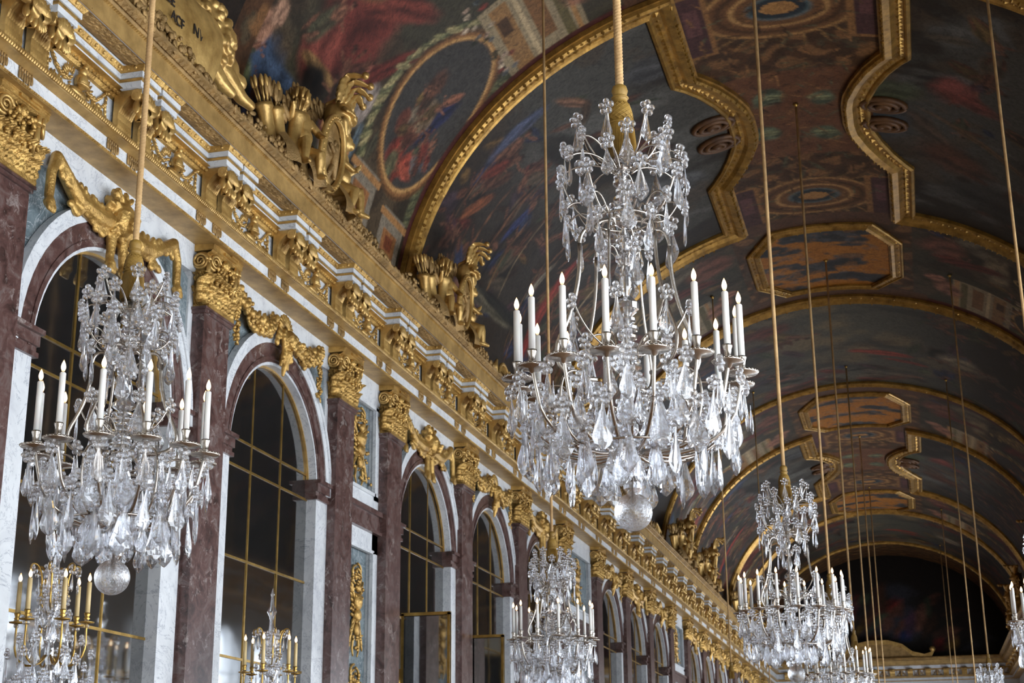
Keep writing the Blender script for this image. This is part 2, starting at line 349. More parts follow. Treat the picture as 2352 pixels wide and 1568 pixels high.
def paint_band(S, Y):
    """gilt and painted ornament of the bands and the ridge"""
    P = S/KD; c = np.zeros(S.shape+(3,)); M = np.minimum(P, 180-P); MS = M*KD
    c[:] = C('4c3119')
    g = fbm(S*5, Y*5, 21, 4); sw = np.sin(S*9+6*fbm(S*2, Y*2, 22, 3))*np.sin(Y*9+6*fbm(S*2+9, Y*2, 23, 3))
    c = mixc(c, sst(sw, .15, .5), C('7a5428')); c = mixc(c, sst(-sw, .3, .6)*.7, C('3a2818')); c = mixc(c, sst(g, .55, .66)*.35, C('4a5648'))
    inpan = np.zeros(S.shape, bool)
    for sec in (22.6, 48.8, -3.6):
        m = (np.abs(Y-sec) < 4.4); mid = m & (M > 66)
        core = mid & (np.abs(Y-sec) < 1.6); c = mixc(c, core*.75, C('6b3f22'))
        for sg in (-1, 1):
            yc = sec+sg*3.5
            e = m & inell(S, Y, 90, yc, 0.95, .78); c = mixc(c, e*1.0, C('6a4520'))
            for ls, w, col in ((.98, .05, C('a87c38')), (.80, .06, C('4a3016')), (.62, .05, C('b08542')), (.48, .04, C('6f4a20'))): c = ringp(c, S, Y, 90, yc, ls, ls*.82, w, col)
            c = mixc(c, inell(S, Y, 90, yc, .40, .30)*1.0, C('203244')); c = mixc(c, inell(S, Y, 90, yc, .24, .17)*1.0, C('a8782f')); c = ringp(c, S, Y, 90, yc, .40, .32, .05, C('4f7186'), .7)
            for k in range(28):                              # palm fans beside the roundels
                a = k/28*2*PI; x1, y1 = math.cos(a), math.sin(a)
                c = blob(c, S, Y, 90+x1*1.2/KD, yc+y1*.95, .26, .03, math.degrees(math.atan2(y1*.95, x1*1.2))+12, C('8f6c34'), .3, .9, .1, k)
            for p0 in (75, 101.6):
                c = rectp(c, S, Y, p0-1.2, p0+4.6, yc-.85, yc+.95, C('8a6028')); c = rectp(c, S, Y, p0-.3, p0+3.7, yc-.8, yc+.9, C('4a2c34'))
                c = rectp(c, S, Y, p0+.6, p0+2.8, yc-.45, yc+.3, C('6f4450'), 0, .6)
        for p0, y0 in ((85.5, -.75), (94.5, -.55), (83.8, .55), (94, .75)):   # green shell leaves round the hook
            c = blob(c, S, Y, p0, sec+y0, .24, .32, 20 if y0 < 0 else -20, C('5a7060'), .25, 1, .45, int(p0)); c = blob(c, S, Y, p0, sec+y0, .2, .1, 10, C('8a9670'), .5, .8, .5, int(p0)+1)
        for p0 in (77.5, 102.5):
            for y0 in (-.45, .45):
                for ls, col in ((.30, C('7a4c24')), (.20, C('a8743a')), (.10, C('5a3418'))): c = mixc(c, inell(S, Y, p0, sec+y0, ls*1.3, ls)*1.0, col)
    rsb = np.random.RandomState(8)
    for k in range(260):                                    # scrolling stems on the ridge
        if Y.max() < 10 or Y.min() > 30: break
        c = blob(c, S, Y, rsb.uniform(76, 104), rsb.uniform(18.4, 26.8), rsb.uniform(.08, .22), .022, rsb.uniform(0, 180), [C('9a6c34'), C('3c2412'), C('7c5a2c'), C('5c6650')][k % 4], .3, .8, .5, k)
    for sec in (15.7, 29.5, 42.2, 55.7, 2.6):
        jj = np.nonzero(np.abs(Y[0]-sec) < 3.9)[0]
        if not len(jj): continue
        full = (S, Y, P, M, MS, g, c); cs = (slice(None), slice(jj[0], jj[-1]+1))
        S, Y, P, M, MS, g = [q[cs] for q in (S, Y, P, M, MS, g)]; c = c[cs]
        m = np.abs(Y-sec) < 2.9; low = m & (M < 71)
        n = fbm(MS*1.3+sec, Y*1.3, 24, 4)
        base = np.zeros_like(c); base[:] = C('3a3a30'); base = mixc(base, sst(n, .42, .6), C('4f4436')); base = mixc(base, sst(fbm(MS*2, Y*2, 26, 4), .5, .62)*.7, C('2a221c'))
        c = np.where(low[..., None], base, c)
        v = Y-sec
        for side in (0, 1):
            Q = (lambda p: p) if side == 0 else (lambda p: 180-p)
            sel = m & ((P < 90) if side == 0 else (P > 90))
            if not sel.any(): continue
            L = c.copy()
            def B(ph, y, ls, ly, rot, col, soft=.35, al=1., wob=.25, seed=1):
                nonlocal L; L = blob(L, S, Y, Q(ph), sec+y, ls, ly, rot if side == 0 else -rot, col, soft, al, wob, seed)
            B(14, -2.6, .55, .50, 20, C('2f4d7c')); B(12, -3.0, .30, .25, 20, C('5a6a4c')); B(16, -2.2, .18, .5, 0, C('37588a')); B(20, -2.9, .3, .22, 40, C('a87a68')); B(23, -2.7, .2, .15, 10, C('b08878'))
            B(31, -1.3, .9, .75, 30, C('6e2723')); B(25, -1.7, .5, .4, 0, C('8a3a34')); B(38, -.8, .9, .20, 65, C('7c3028')); B(30, -.3, .8, .14, 40, C('6d241f')); B(22, -1.5, .10, .45, 0, C('96743a'))
            B(40, -1.5, .75, .42, 50, C('7d6a38')); 
            for k in range(4): L = ringp(L, S, Y, Q(36.5+3*k), sec-1.9+.35*k, .16, .13, .04, C('b39a58'), .9)
            B(44, -2.3, .5, .28, 20, C('574020')); B(20, -1.5, .22, .3, 0, C('1e1510')); B(24, -.9, .5, .10, 30, C('241812')); B(25, -.6, .35, .05, 5, C('9c5a50'))
            B(24, -.25, .40, .17, 10, C('a09aa4'), .3); B(19, -.1, .3, .1, 0, C('56708c')); B(27, .1, .3, .12, 20, C('38302c')); B(21, .35, .28, .1, 10, C('4b4c40'))
            # painted garland ropes left and right of the oval
            rs = np.random.RandomState(5)
            for k in range(34):
                t = k/33; ph = 18+36*t; yy = .18+1.0*t*t-.35*math.sin(t*3)
                B(ph, yy, .16, .05, 40+rs.uniform(-20, 20), [C('8f9468'), C('5f6c50'), C('b0ac7c')][k % 3], .4, .9, .4, k)
                B(16+30*t, 2.1-.15*math.sin(t*3), .15, .06, 50+rs.uniform(-20, 20), [C('6f7a58'), C('4a5644')][k % 2], .4, .9, .4, k+50)
            rq = np.random.RandomState(14); L = crowd(L, S, Y, rq, *sorted((Q(9), Q(30))), sec-3.0, sec-.4, 7, 30 if side == 0 else 150, .95, 1.0); L = crowd(L, S, Y, rq, *sorted((Q(48), Q(66))), sec-2.0, sec+.2, 6, 30, .8, .9)
            # oval medallion
            e = sel & inell(S, Y, Q(32.5), sec+1.25, 1.16, .96)
            L = mixc(L, e*1., C('3a3c42')); L2 = L
            for ph, yy, ls, ly, rot, col in [(24, 1.0, .4, .2, 10, C('a0301f')), (23, 1.35, .35, .16, 40, C('b8402a')), (29, .9, .25, .15, 20, C('8a7f74')), (33, 1.5, .5, .18, 25, C('1f2a66')), (31, 1.2, .28, .2, 10, C('8f7c66')), (26, 1.6, .3, .15, 0, C('6e7c8c')), (21.5, 1.0, .2, .16, 0, C('5c6a50')), (35, .9, .3, .2, 0, C('5a3a30')), (28, .75, .2, .14, 0, C('7a3a2c')), (37, 1.5, .2, .08, 40, C('a86850')), (25, 1.8, .25, .1, 60, C('4f5a72')), (22, 1.4, .1, .3, 0, C('c0503a'))]:
                L2 = blob(L2, S, Y, Q(ph), sec+yy, ls, ly, rot if side == 0 else -rot, col, .35, .9, .4, int(ph*3))
            rq = np.random.RandomState(4); L2 = crowd(L2, S, Y, rq, *sorted((Q(21), Q(34))), sec+.6, sec+1.9, 12, 20 if side == 0 else 160, .55, 1.15)
            L = np.where(e[..., None], L2, L)
            for ls, w, col in ((1.22, .09, C('8c5f28')), (1.17, .035, C('c09448')), (1.28, .03, C('5a3c1a'))): L = ringp(L, S, Y, Q(32.5), sec+1.25, ls, ls*.83, w, col)
            # painted architecture under and over the oval
            def Rr(a, b, y0, y1, col, sh=0.0, al=1.):
                nonlocal L; a2, b2 = sorted((Q(a), Q(b))); L = rectp(L, S, Y, a2, b2, sec+y0, sec+y1, col, 0, al)
            for (y0, dy) in ((-.9, .7), (.1, .8), (1.3, .8)):
                Rr(6.5, 18-max(0, y0)*2, y0, y0+dy, C('7f7c78')); Rr(8, 15-max(0, y0)*2, y0+.14, y0+dy-.16, C('94602a')); Rr(9, 14-max(0, y0)*2, y0+.26, y0+dy-.28, C('7a3c1e'))
                Rr(6.5, 8, y0, y0+dy, C('a47434')); Rr(16.3-max(0, y0)*2, 17.5-max(0, y0)*2, y0-.1, y0+dy+.1, C('a87838'))
            Rr(47, 62, .5, 2.3, C('8f856e')); Rr(48.5, 52, .6, 2.3, C('8f6a34')); Rr(54, 57, .7, 1.9, C('7c5526')); Rr(49, 51, .9, 1.3, C('4c3216')); Rr(52.5, 53.5, .5, 2.2, C('b8a98a')); Rr(58, 60, .6, 2.2, C('5f5a34')); Rr(60, 61.2, .5, 2.3, C('a87c3c'))
            for k in range(26):
                B(46+rs.uniform(-2, 3), .55+rs.uniform(-.35, 1.5), .06, .05, 0, [C('b09a94'), C('8a2f28'), C('d0c4b8'), C('26331f'), C('5a6a7c')][k % 5], .4, .9, .3, k)
            B(63, 1.2, .3, .45, 20, C('9a6656')); B(66, .7, .22, .2, 0, C('a87060')); B(64, -1.2, .5, .5, 10, C('7c4a3c')); B(62, -2.0, .3, .3, 0, C('3a2a20')); B(55, -1.8, .6, .6, 0, C('6a6458')); B(52, -.9, .3, .8, 0, C('857a64')); B(58, -.6, .7, .2, 20, C('6a2a24'))
            L = np.where((sel & (v > 2.18) & (v < 2.56) & (M < 72))[..., None], C('4f2024')*(0.7+.6*fbm(S*4, Y*4, 40, 3))[..., None], L)
            L = np.where((sel & (v < -2.15) & (v > -2.5) & (M < 72) & (sec > 20))[..., None], C('4f2024')*(0.7+.6*fbm(S*4, Y*4, 41, 3))[..., None], L)
            c = np.where(sel[..., None], L, c)
        top = m & (M >= 68)
        c = np.where((top & (np.abs(v) > 1.95) & (np.abs(v) < 2.5))[..., None], C('5a3c2c')*(0.8+.4*g)[..., None], c)
        S, Y, P, M, MS, g, cf = full; cf[cs] = c; c = cf
    return c
def paint_oct(S, Y, sec):
    c = np.zeros(S.shape+(3,)); c[:] = C('a06c28')
    n = fbm(S*1.5, Y*2.6+sec, 51, 4); c = mixc(c, sst(n, .47, .53), C('3a3f4a')); c = mixc(c, sst(n, .56, .66)*.8, C('272a30'))
    c = mixc(c, sst(fbm(S*5, Y*5, 52, 4), .56, .64)*.4, C('5f6878')); c = mixc(c, sst(fbm(S*3, Y*3+4, 53, 4), .6, .66)*.35, C('a87838'))
    return c
TONE = 0.80
def vgrid(name, p0, p1, y0, y1, dp, dy, fn, off, parent=None, mask=None, mats=PAINT, sat=.72):
    ph = np.linspace(p0, p1, int(round((p1-p0)/dp))+1); ys = np.linspace(y0, y1, int(round((y1-y0)/dy))+1)
    PH, Y = np.meshgrid(ph, ys, indexing='ij'); A = np.radians(PH); ca, sa = np.cos(A), np.sin(A)
    nx, nz = ca/VA, -sa/VB; L = np.hypot(nx, nz)
    X = VC-VA*ca+nx/L*off; Z = VZ+VB*sa+nz/L*off+H
    col = fn(PH*KD, Y); lum = (col @ np.array((.3, .59, .11)))[..., None]; col = np.clip((col*sat+lum*(1-sat))*np.array((1.15, .99, .78))*TONE, 0, 1)   # all paint colours muted, browned and toned down evenly
    nu, nv = PH.shape; idx = np.arange(nu*nv).reshape(nu, nv)
    q = np.stack([idx[:-1, :-1], idx[:-1, 1:], idx[1:, 1:], idx[1:, :-1]], -1).reshape(-1, 4)
    if mask is not None:
        pc = (PH[:-1, :-1]+PH[1:, 1:])/2; yc = (Y[:-1, :-1]+Y[1:, 1:])/2; q = q[mask(pc, yc).reshape(-1)]
        used = np.unique(q); remap = -np.ones(nu*nv, int); remap[used] = np.arange(len(used)); q = remap[q]
    else: used = np.arange(nu*nv)
    co = np.stack([X, Y, Z], -1).reshape(-1, 3)[used]; cc = np.concatenate([col.reshape(-1, 3), np.ones((nu*nv, 1))], 1)[used]
    me = bpy.data.meshes.new(name); me.vertices.add(len(co)); me.vertices.foreach_set('co', co.astype(np.float32).ravel())
    me.loops.add(len(q)*4); me.loops.foreach_set('vertex_index', q.astype(np.int32).ravel())
    me.polygons.add(len(q)); me.polygons.foreach_set('loop_start', np.arange(0, len(q)*4, 4, dtype=np.int32)); me.polygons.foreach_set('loop_total', np.full(len(q), 4, np.int32))
    me.update(calc_edges=True); me.polygons.foreach_set('use_smooth', np.ones(len(q), bool))
    ca_ = me.color_attributes.new('Col', 'FLOAT_COLOR', 'POINT'); ca_.data.foreach_set('color', cc.astype(np.float32).ravel())
    me.materials.append(mats); return link(name, me, parent)
def inpoly(poly):
    P = np.array(poly)
    def f(px, py):
        r = np.zeros(px.shape, bool); j = len(P)-1
        for i in range(len(P)):
            xi, yi = P[i]; xj, yj = P[j]
            k = ((yi > py) != (yj > py)) & (px < (xj-xi)*(py-yi)/((yj-yi) if yj != yi else 1e-9)+xi); r ^= k; j = i
        return r
    return f
FRAME = [(0.0, 0.0), (0.0, .05), (.03, .075), (.055, .06), (.07, .035), (.16, .045), (.20, .09), (.235, .105), (.27, .12), (.30, .10), (.31, .06), (.335, .06), (.335, 0.0)]
def refine(path, closed, step=0.22):
    out = []; n = len(path)
    for i in range(n if closed else n-1):
        a = np.array(path[i], float); b = np.array(path[(i+1) % n], float); d = b-a
        k = max(1, int(math.ceil(math.hypot(d[0]*KD, d[1])/step)))
        for t in range(k): out.append(tuple(a+d*t/k))
    if not closed: out.append(path[-1])
    return out
def vframe(path, closed, parent, side=1, sc=1.0, beads=True, name='frame', prof=None, bead_step=0.11):
    """moulding swept along a line on the vault (degrees, y); its carved beads are one joined part"""
    pts = refine(path, closed); P = [np.array((p*KD, y)) for p, y in pts]; n = len(P); N = []
    for i in range(n):
        a = P[i-1] if (i > 0 or closed) else P[i]; b = P[(i+1) % n] if (i < n-1 or closed) else P[i]
        d1 = P[i]-a; d2 = b-P[i]
        d1 = d1/np.linalg.norm(d1) if np.linalg.norm(d1) > 1e-9 else d2/np.linalg.norm(d2)
        d2 = d2/np.linalg.norm(d2) if np.linalg.norm(d2) > 1e-9 else d1
        n1 = np.array((-d1[1], d1[0])); n2 = np.array((-d2[1], d2[0])); m = n1+n2; L = np.linalg.norm(m)
        m = n1 if L < 1e-6 else m/L; N.append(m/max(0.45, m.dot(n1))*side)
    def at(i, w, h):
        q = P[i]+N[i]*w*sc; return V(q[0]/KD, q[1], h*sc)
    rows = [[at(i, w, h) for (w, h) in (prof or FRAME)] for i in range(n)]
    b = MB().grid(rows, 0, False, closeu=closed); o = b.obj(name, FRAMEG, parent)
    if beads:
        lb = MB(); acc = 0.0; k = 0
        for i in range(n if closed else n-1):
            a, c = P[i], P[(i+1) % n]; L = np.linalg.norm(c-a); m = max(1, int(round(L/bead_step)))
            for j in range(m):
                t = (j+.5)/m; q = a+(c-a)*t; nn = N[i]*(1-t)+N[(i+1) % n]*t; dr = (c-a)/L; k += 1
                for (w, hw, hl, h0, h1) in ((.115, .042, .042, .04, .075), (.285, .028, .03, .10, .145)) if k % 2 else ((.115, .028, .03, .04, .062), (.285, .02, .03, .10, .13)):
                    c0 = q+nn*w*sc; e = nn*hw*sc; f = dr*hl*sc
                    pp = [c0-e, c0-f, c0+e, c0+f]
                    vs = [V(p[0]/KD, p[1], h0*sc) for p in pp]+[V(c0[0]/KD, c0[1], h1*sc)]
                    lb.add(vs, [(0, 1, 4), (1, 2, 4), (2, 3, 4), (3, 0, 4)], 0, False)
        tag(lb.obj('carved_beading', FRAMEG, parent), kind='stuff')
    return o

SCROLLM = mk_gold('painted_scroll', s2l((.26, .16, .09)), s2l((.42, .28, .15)), .5, .2, 20, .3)
ceiling = tag(vgrid('ceiling', 0, 180, 8.5, 33.0, 0.40, 0.038, paint_band, 0.0), kind='structure')
vgrid('ceiling_far', 0, 180, 33.0, 69.0, 1.0, 0.12, paint_band, 0.0, ceiling); vgrid('ceiling_near', 0, 180, -5.0, 8.5, 2.0, 0.3, paint_band, 0.0, ceiling)
def panel_path(sec, left):
    q = [(4, -4.2), (70, -4.2), (70, -2.05), (71.5, -1.85), (73.6, -1.5), (75.6, -1.05), (77.0, -.62)]
    q += [(77.4, -.3), (77.4, .3), (77.0, .62)] + [(p, -y) for p, y in reversed(q[2:6])] + [(70, 4.2), (4, 4.2)]
    pts = [(p, sec+y) for p, y in q]
    return pts if left else [(180-p, y) for p, y in pts]
for sec, nm in ((22.6, 'near'), (48.8, 'far')):
    for left in (1, 0):
        poly = panel_path(sec, left)
        t = thing('framed_painting', f'dark painting in stepped gilt frame, {"mirror" if left else "window"} side of the ridge, {nm} pair', 'painting')
        d = 0.36 if sec < 30 else 1.0
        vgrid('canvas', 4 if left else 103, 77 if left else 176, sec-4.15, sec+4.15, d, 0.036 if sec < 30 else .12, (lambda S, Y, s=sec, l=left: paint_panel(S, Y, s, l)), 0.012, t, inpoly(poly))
        vframe(poly, False, t, -1 if left else 1, 1.25, True, 'frame', bead_step=.11 if sec < 30 else .2)
        sb = MB()
        for y0 in (-.45, .45):                             # paired carved scrolls at the waist of the frame
            p0 = 75.0 if left else 105.0
            for k, r in enumerate((.26, .17, .07)):
                pts = [V(p0+r*1.2/KD*math.cos(a), sec+y0*.8+r*.85*math.sin(a), .04+.02*k) for a in [2*PI*j/20 for j in range(21)]]
                sb.tube(pts, .05, 6)
        sb.obj('carved_scroll', SCROLLM, t)
for sec, nm in ((35.7, 'middle'), (61.4, 'far end'), (8.6, 'near end')):
    t = thing('vault_painting', f'broad painting spanning the whole vault between two gilt ribs, {nm} one', 'painting')
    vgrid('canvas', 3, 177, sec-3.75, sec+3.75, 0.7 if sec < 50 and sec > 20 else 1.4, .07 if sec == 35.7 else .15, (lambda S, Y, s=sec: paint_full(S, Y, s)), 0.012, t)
    if sec > 20:
        vframe([(4, sec-3.8), (176, sec-3.8)], False, t, 1, 1.1, True, 'near_rib', bead_step=.2); vframe([(4, sec+3.8), (176, sec+3.8)], False, t, -1, 1.1, True, 'far_rib', bead_step=.22)
for sec, nm in ((29.5, 'nearest'), (42.2, 'second'), (55.7, 'farthest')):
    t = thing('octagonal_painting', f'ochre and slate eight-sided painting in gilt frame across the ridge, {nm} of them', 'painting')
    q = [(73, -1.0), (79, -1.95), (101, -1.95), (107, -1.0), (107, 1.0), (101, 1.95), (79, 1.95), (73, 1.0)]
    poly = [(p, sec+y) for p, y in q]
    vgrid('canvas', 73, 107, sec-1.95, sec+1.95, .5, .07, (lambda S, Y, s=sec: paint_oct(S, Y, s)), 0.012, t, inpoly(poly), sat=1.0)
    vframe(poly, True, t, 1, .75, True, 'frame', bead_step=.14)
# ------------------------------------------------------------------ shell
WX = -6.37; GX = -6.465                      # marble face and mirror plane of the mirror wall
YE = 68.9
def arch_pts(yc, zs, r, n=28, a0=0.0, a1=PI): return [(yc+r*math.cos(a0+(a1-a0)*k/n), zs+r*math.sin(a0+(a1-a0)*k/n)) for k in range(n+1)]
fl = tag(MB().box(-6.9, RX+.4, -5.2, YE+.3, -.1, 0).obj('floor', WOOD), kind='structure')
wl = MB(); wl.box(-7.0, -6.62, -5.2, YE+.2, 0, 6.3+H)
wall_left = tag(wl.obj('wall_left', WHITE), kind='structure')
# window wall: piers, lintel above arched openings
wr = MB(); W2 = 1.13; SP = 3.42
edges = [-5.2]+sum([[y-W2, y+W2] for y in WIN_Y], [])+[YE+.2]
for i in range(0, len(edges), 2): wr.box(RX, RX+.4, edges[i], edges[i+1], 0, SP+H)
for i in range(len(WIN_Y)):
    yc = WIN_Y[i]; y0 = (WIN_Y[i-1]+yc)/2 if i else -5.2; y1 = (WIN_Y[i+1]+yc)/2 if i < len(WIN_Y)-1 else YE+.2
    ap = arch_pts(yc, SP, W2, 20)
    outer = [(y1, SP)]+[(y1, 6.4)]+[(y0, 6.4)]+[(y0, SP)]
    for k in range(20):
        (ya, za), (yb, zb) = ap[k], ap[k+1]
        for x in (RX, RX+.4): wr.add([(x, ya, za+H), (x, yb, zb+H), (x, yb, 6.4+H), (x, ya, 6.4+H)], [(0, 1, 2, 3)], 0, False)
        wr.add([(RX, ya, za+H), (RX, yb, zb+H), (RX+.4, yb, zb+H), (RX+.4, ya, za+H)], [(0, 1, 2, 3)], 0, False)
    for (a, b_) in ((y0, yc-W2), (yc+W2, y1)):
        for x in (RX, RX+.4): wr.add([(x, a, SP+H), (x, b_, SP+H), (x, b_, 6.4+H), (x, a, 6.4+H)], [(0, 1, 2, 3)], 0, False)
tag(wr.obj('wall_right', WHITE), kind='structure')
for i, yc in enumerate(WIN_Y):
    if yc > 40: continue
    w = thing(f'window_{i+1}', None, None, (RX+.2, yc, 0)); tag(w, kind='structure')
    b = MB()
    for s_ in (-1, 1): b.box(-.04, .04, s_*W2-.05, s_*W2+.05, 0, SP+H)
    b.tube([(0, y, z+H) for y, z in arch_pts(0, SP, W2)], .05, 6); b.obj('window_frame', WHITE, w)
    b = MB()
    for yy in (-.56, 0, .56): b.box(-.025, .025, yy-.025, yy+.025, 0, SP+H+math.sqrt(W2*W2-yy*yy))
    for z in (1.0, 1.9, 2.8, 3.7, SP+H): b.box(-.025, .025, -W2, W2, z-.025, z+.025)
    b.obj('glazing_bars', WHITE, w)
tag(MB().box(-7, RX+.4, -5.4, -5.2, 0, 12.5).obj('wall_back', PLASTER), kind='structure')
wall_end = tag(MB().box(-7, RX+.4, YE, YE+.2, 0, 12.4).obj('wall_end', WHITE), kind='structure')

# ------------------------------------------------------------------ entablature
def psweep(b, path, prof, mi=0, closed=False, sm=False, out=1):
    """path in plan (x, y); prof (d outward, z). outward is +x for a path running +y"""
    n = len(path); P = [np.array(p, float) for p in path]; N = []
    for i in range(n):
        d1 = P[i]-P[i-1] if i > 0 else P[1]-P[0]; d2 = P[i+1]-P[i] if i < n-1 else d1
        d1 = d1/np.linalg.norm(d1); d2 = d2/np.linalg.norm(d2); n1 = np.array((d1[1], -d1[0])); n2 = np.array((d2[1], -d2[0])); m = n1+n2
        m = m/np.linalg.norm(m); N.append(m/max(.4, m.dot(n1)))
    rows = [[(P[i][0]+N[i][0]*d*out, P[i][1]+N[i][1]*d*out, z+H) for d, z in prof] for i in range(n)]
    b.grid(rows, mi, sm); return b
PAIR0, PSTEP = 10.38, 1.635
PAIRS = [PAIR0+PSTEP*k for k in range(-7, 35) if PAIR0+PSTEP*k < YE-.6]
CW, CG = .225, .11                            # bracket width and gap inside a pair
def step_path(x0, dx, y0, y1):
    p = [(x0, y0)]
    for c in PAIRS:
        a, m0, m1, e = c-CG/2-CW-.04, c-CG/2+.02, c+CG/2-.02, c+CG/2+CW+.04
        if a < y0 or e > y1: continue
        p += [(x0, a), (x0+dx, a), (x0+dx, m0), (x0+dx*.45, m0), (x0+dx*.45, m1), (x0+dx, m1), (x0+dx, e), (x0, e)]
    return p+[(x0, y1)]
ent = thing('trim_1', None, None, (0, 0, 0)); tag(ent, kind='structure')
Y0, Y1 = -5.0, YE-.05
def strip(name, prof, m, x=0.0, sm=False, parent=ent): return psweep(MB(), [(x, Y0), (x, Y1)], prof, 0, sm=sm).obj(name, m, parent)
strip('architrave_soffit', [(WX-.02, 5.215), (-6.10, 5.196), (-6.09, 5.203), (-6.085, 5.218)], GOLDF)
strip('marble_fascia', [(-6.095, 5.21), (-6.095, 5.335)], WHITE)
strip('gilt_cyma', [(-6.096, 5.326), (-6.08, 5.330), (-6.06, 5.340), (-6.035, 5.347), (-6.02, 5.35)], GOLDF, sm=True)
tor = [(-6.01+.022*math.cos(a), 5.371+.022*math.sin(a)) for a in [-1.6+3.4*k/8 for k in range(9)]]
strip('torus_moulding', [(-6.02, 5.35)]+tor+[(-6.07, 5.388), (-6.07, 5.395)], GOLD, sm=True)
strip('marble_frieze', [(-6.07, 5.385), (-6.07, 5.675)], WHITE)
strip('leaf_moulding', [(-6.072, 5.655), (-6.045, 5.665), (-6.02, 5.70), (-5.99, 5.715), (-5.94, 5.718)], GOLDC)
sp = step_path(-5.98, .20, Y0, Y1)
psweep(MB(), sp, [(-.14, 5.716), (0, 5.716), (0, 5.77)]).obj('lower_marble_band', WHITE, ent)
psweep(MB(), sp, [(0, 5.77), (.012, 5.775), (.012, 5.793), (.0, 5.797)]).obj('gilt_bead_band', GOLDC, ent)
psweep(MB(), sp, [(.0, 5.797), (.02, 5.797), (.02, 5.845)]).obj('upper_marble_band', WHITE, ent)
psweep(MB(), sp, [(.02, 5.845), (.028, 5.85), (.04, 5.868), (.052, 5.888), (.055, 5.895)]).obj('egg_moulding', GOLDC, ent)
psweep(MB(), sp, [(.055, 5.895), (.065, 5.90), (.065, 5.912)]).obj('marble_fillet', WHITE, ent)
strip('corona_soffit', [(-5.98, 5.915), (-5.725, 5.912), (-5.725, 5.885), (-5.71, 5.88)], WHITE)
strip('corona', [(-5.71, 5.88), (-5.70, 5.882), (-5.695, 6.05)], GOLDF)
strip('cyma_top', [(-5.69, 6.07), (-5.68, 6.075), (-5.665, 6.10), (-5.63, 6.108), (-5.60, 6.125), (-5.595, 6.145), (-5.61, 6.15), (-6.2, 6.16), (-6.5, 6.2)], GOLDD)
# carved runs: twisted bead, eggs, leaves (too small to count: joined)
def lumps(name, x, z, step, sy, sx, sz, m, ymax, twist=0.0, path=None, parent=ent, y0=2.5):
    b = MB(); y = y0
    while y < ymax:
        st = step*(1 if y < 22 else 2); k = 1 if y < 22 else 2
        vs = [(-sx, 0, 0), (0, -sy*k-twist, -sz), (sx, 0, 0), (0, sy*k+twist, sz), (sx*.9, twist*.3, -sz*.8), (sx*.9, -twist*.3, sz*.8)]
        o = [(x+sx*.9, y, z), (x-.2*sx, y-sy*k, z-sz+twist), (x-.2*sx, y+sy*k, z-sz-twist), (x-.2*sx, y+sy*k, z+sz-twist), (x-.2*sx, y-sy*k, z+sz+twist)]
        b.add([(p[0], p[1], p[2]+H) for p in o], [(0, 1, 2), (0, 2, 3), (0, 3, 4), (0, 4, 1)], 0, False); y += st
    return tag(b.obj(name, m, parent), kind='stuff')
lumps('twisted_bead', -5.692, 6.062, .033, .011, .024, .016, GOLD, 50, .006)
lumps('carved_cyma_leaves', -5.635, 6.112, .075, .033, .035, .028, GOLDD, 50)
lumps('torus_ribs', -5.988, 5.371, .03, .010, .012, .024, GOLD, 30)
lumps('architrave_bead', -6.088, 5.208, .03, .012, .014, .010, GOLDC, 45)
lumps('leaf_moulding_carving', -6.0, 5.70, .055, .022, .022, .018, GOLDC, 40)
eg = MB()
for i in range(len(sp)-1):                    # eggs follow the stepped line
    a, c = np.array(sp[i]), np.array(sp[i+1]); L = np.linalg.norm(c-a)
    if c[1] < 3 or a[1] > 42 or L < .05: continue
    d = (c-a)/L; nn = np.array((d[1], -d[0])); n = max(1, int(L/.062))
    for j in range(n):
        q = a+d*(j+.5)*L/n+nn*.045
        if j % 2 == 0: eg.ball((q[0], q[1], 5.873+H), (.017, .017, .019), 0, 4, 5)
        else: eg.ball((q[0]-nn[0]*.006, q[1]-nn[1]*.006, 5.873+H), (.007, .007, .02), 0, 3, 4)
tag(eg.obj('carved_eggs', GOLD, ent), kind='stuff')

# brackets: one mesh, one part each
def console_mesh():
    b = MB()
    prof = [(0.0, -.01), (.045, -.005), (.05, .03), (.045, .08), (.05, .13), (.075, .18), (.12, .225), (.17, .25), (.215, .255), (.24, .235), (.25, .21)]
    prof = [(bz[0], bz[1]) for bz in [tuple(v) for v in prof]]
    rows = []
    for i, (x, z) in enumerate(prof):
        row = []
        for j in range(17):
            u = j/16; f = .010*math.sin(u*PI*8)**2 if 0 < j < 16 else 0
            x2, z2 = x-f*.8, z-f*.4; row.append((x2, -CW/2+CW*u, z2))
        rows.append(row)
    b.grid(rows, 0, False)
    for s_ in (-1, 1):
        vs = [(x, s_*CW/2, z) for x, z in prof]+[(0, s_*CW/2, .285), (.25, s_*CW/2, .285)]
        n = len(prof); b.add(vs, [tuple(list(range(n))+[n+1, n])], 0, False)
        sp_ = [(.20+.05*(1-k/22)*math.cos(k*.62), s_*(CW/2+.006), .235+.05*(1-k/22)*math.sin(k*.62)) for k in range(22)]
        b.tube(sp_, .009, 5)
    b.add([(0, -CW/2, .285), (.25, -CW/2, .285), (.25, CW/2, .285), (0, CW/2, .285)], [(0, 1, 2, 3)], 0, False)
    b.tube([(.205, -CW/2-.012, .235), (.205, CW/2+.012, .235)], .040, 10)
    return b.mesh('bracket', GOLD)
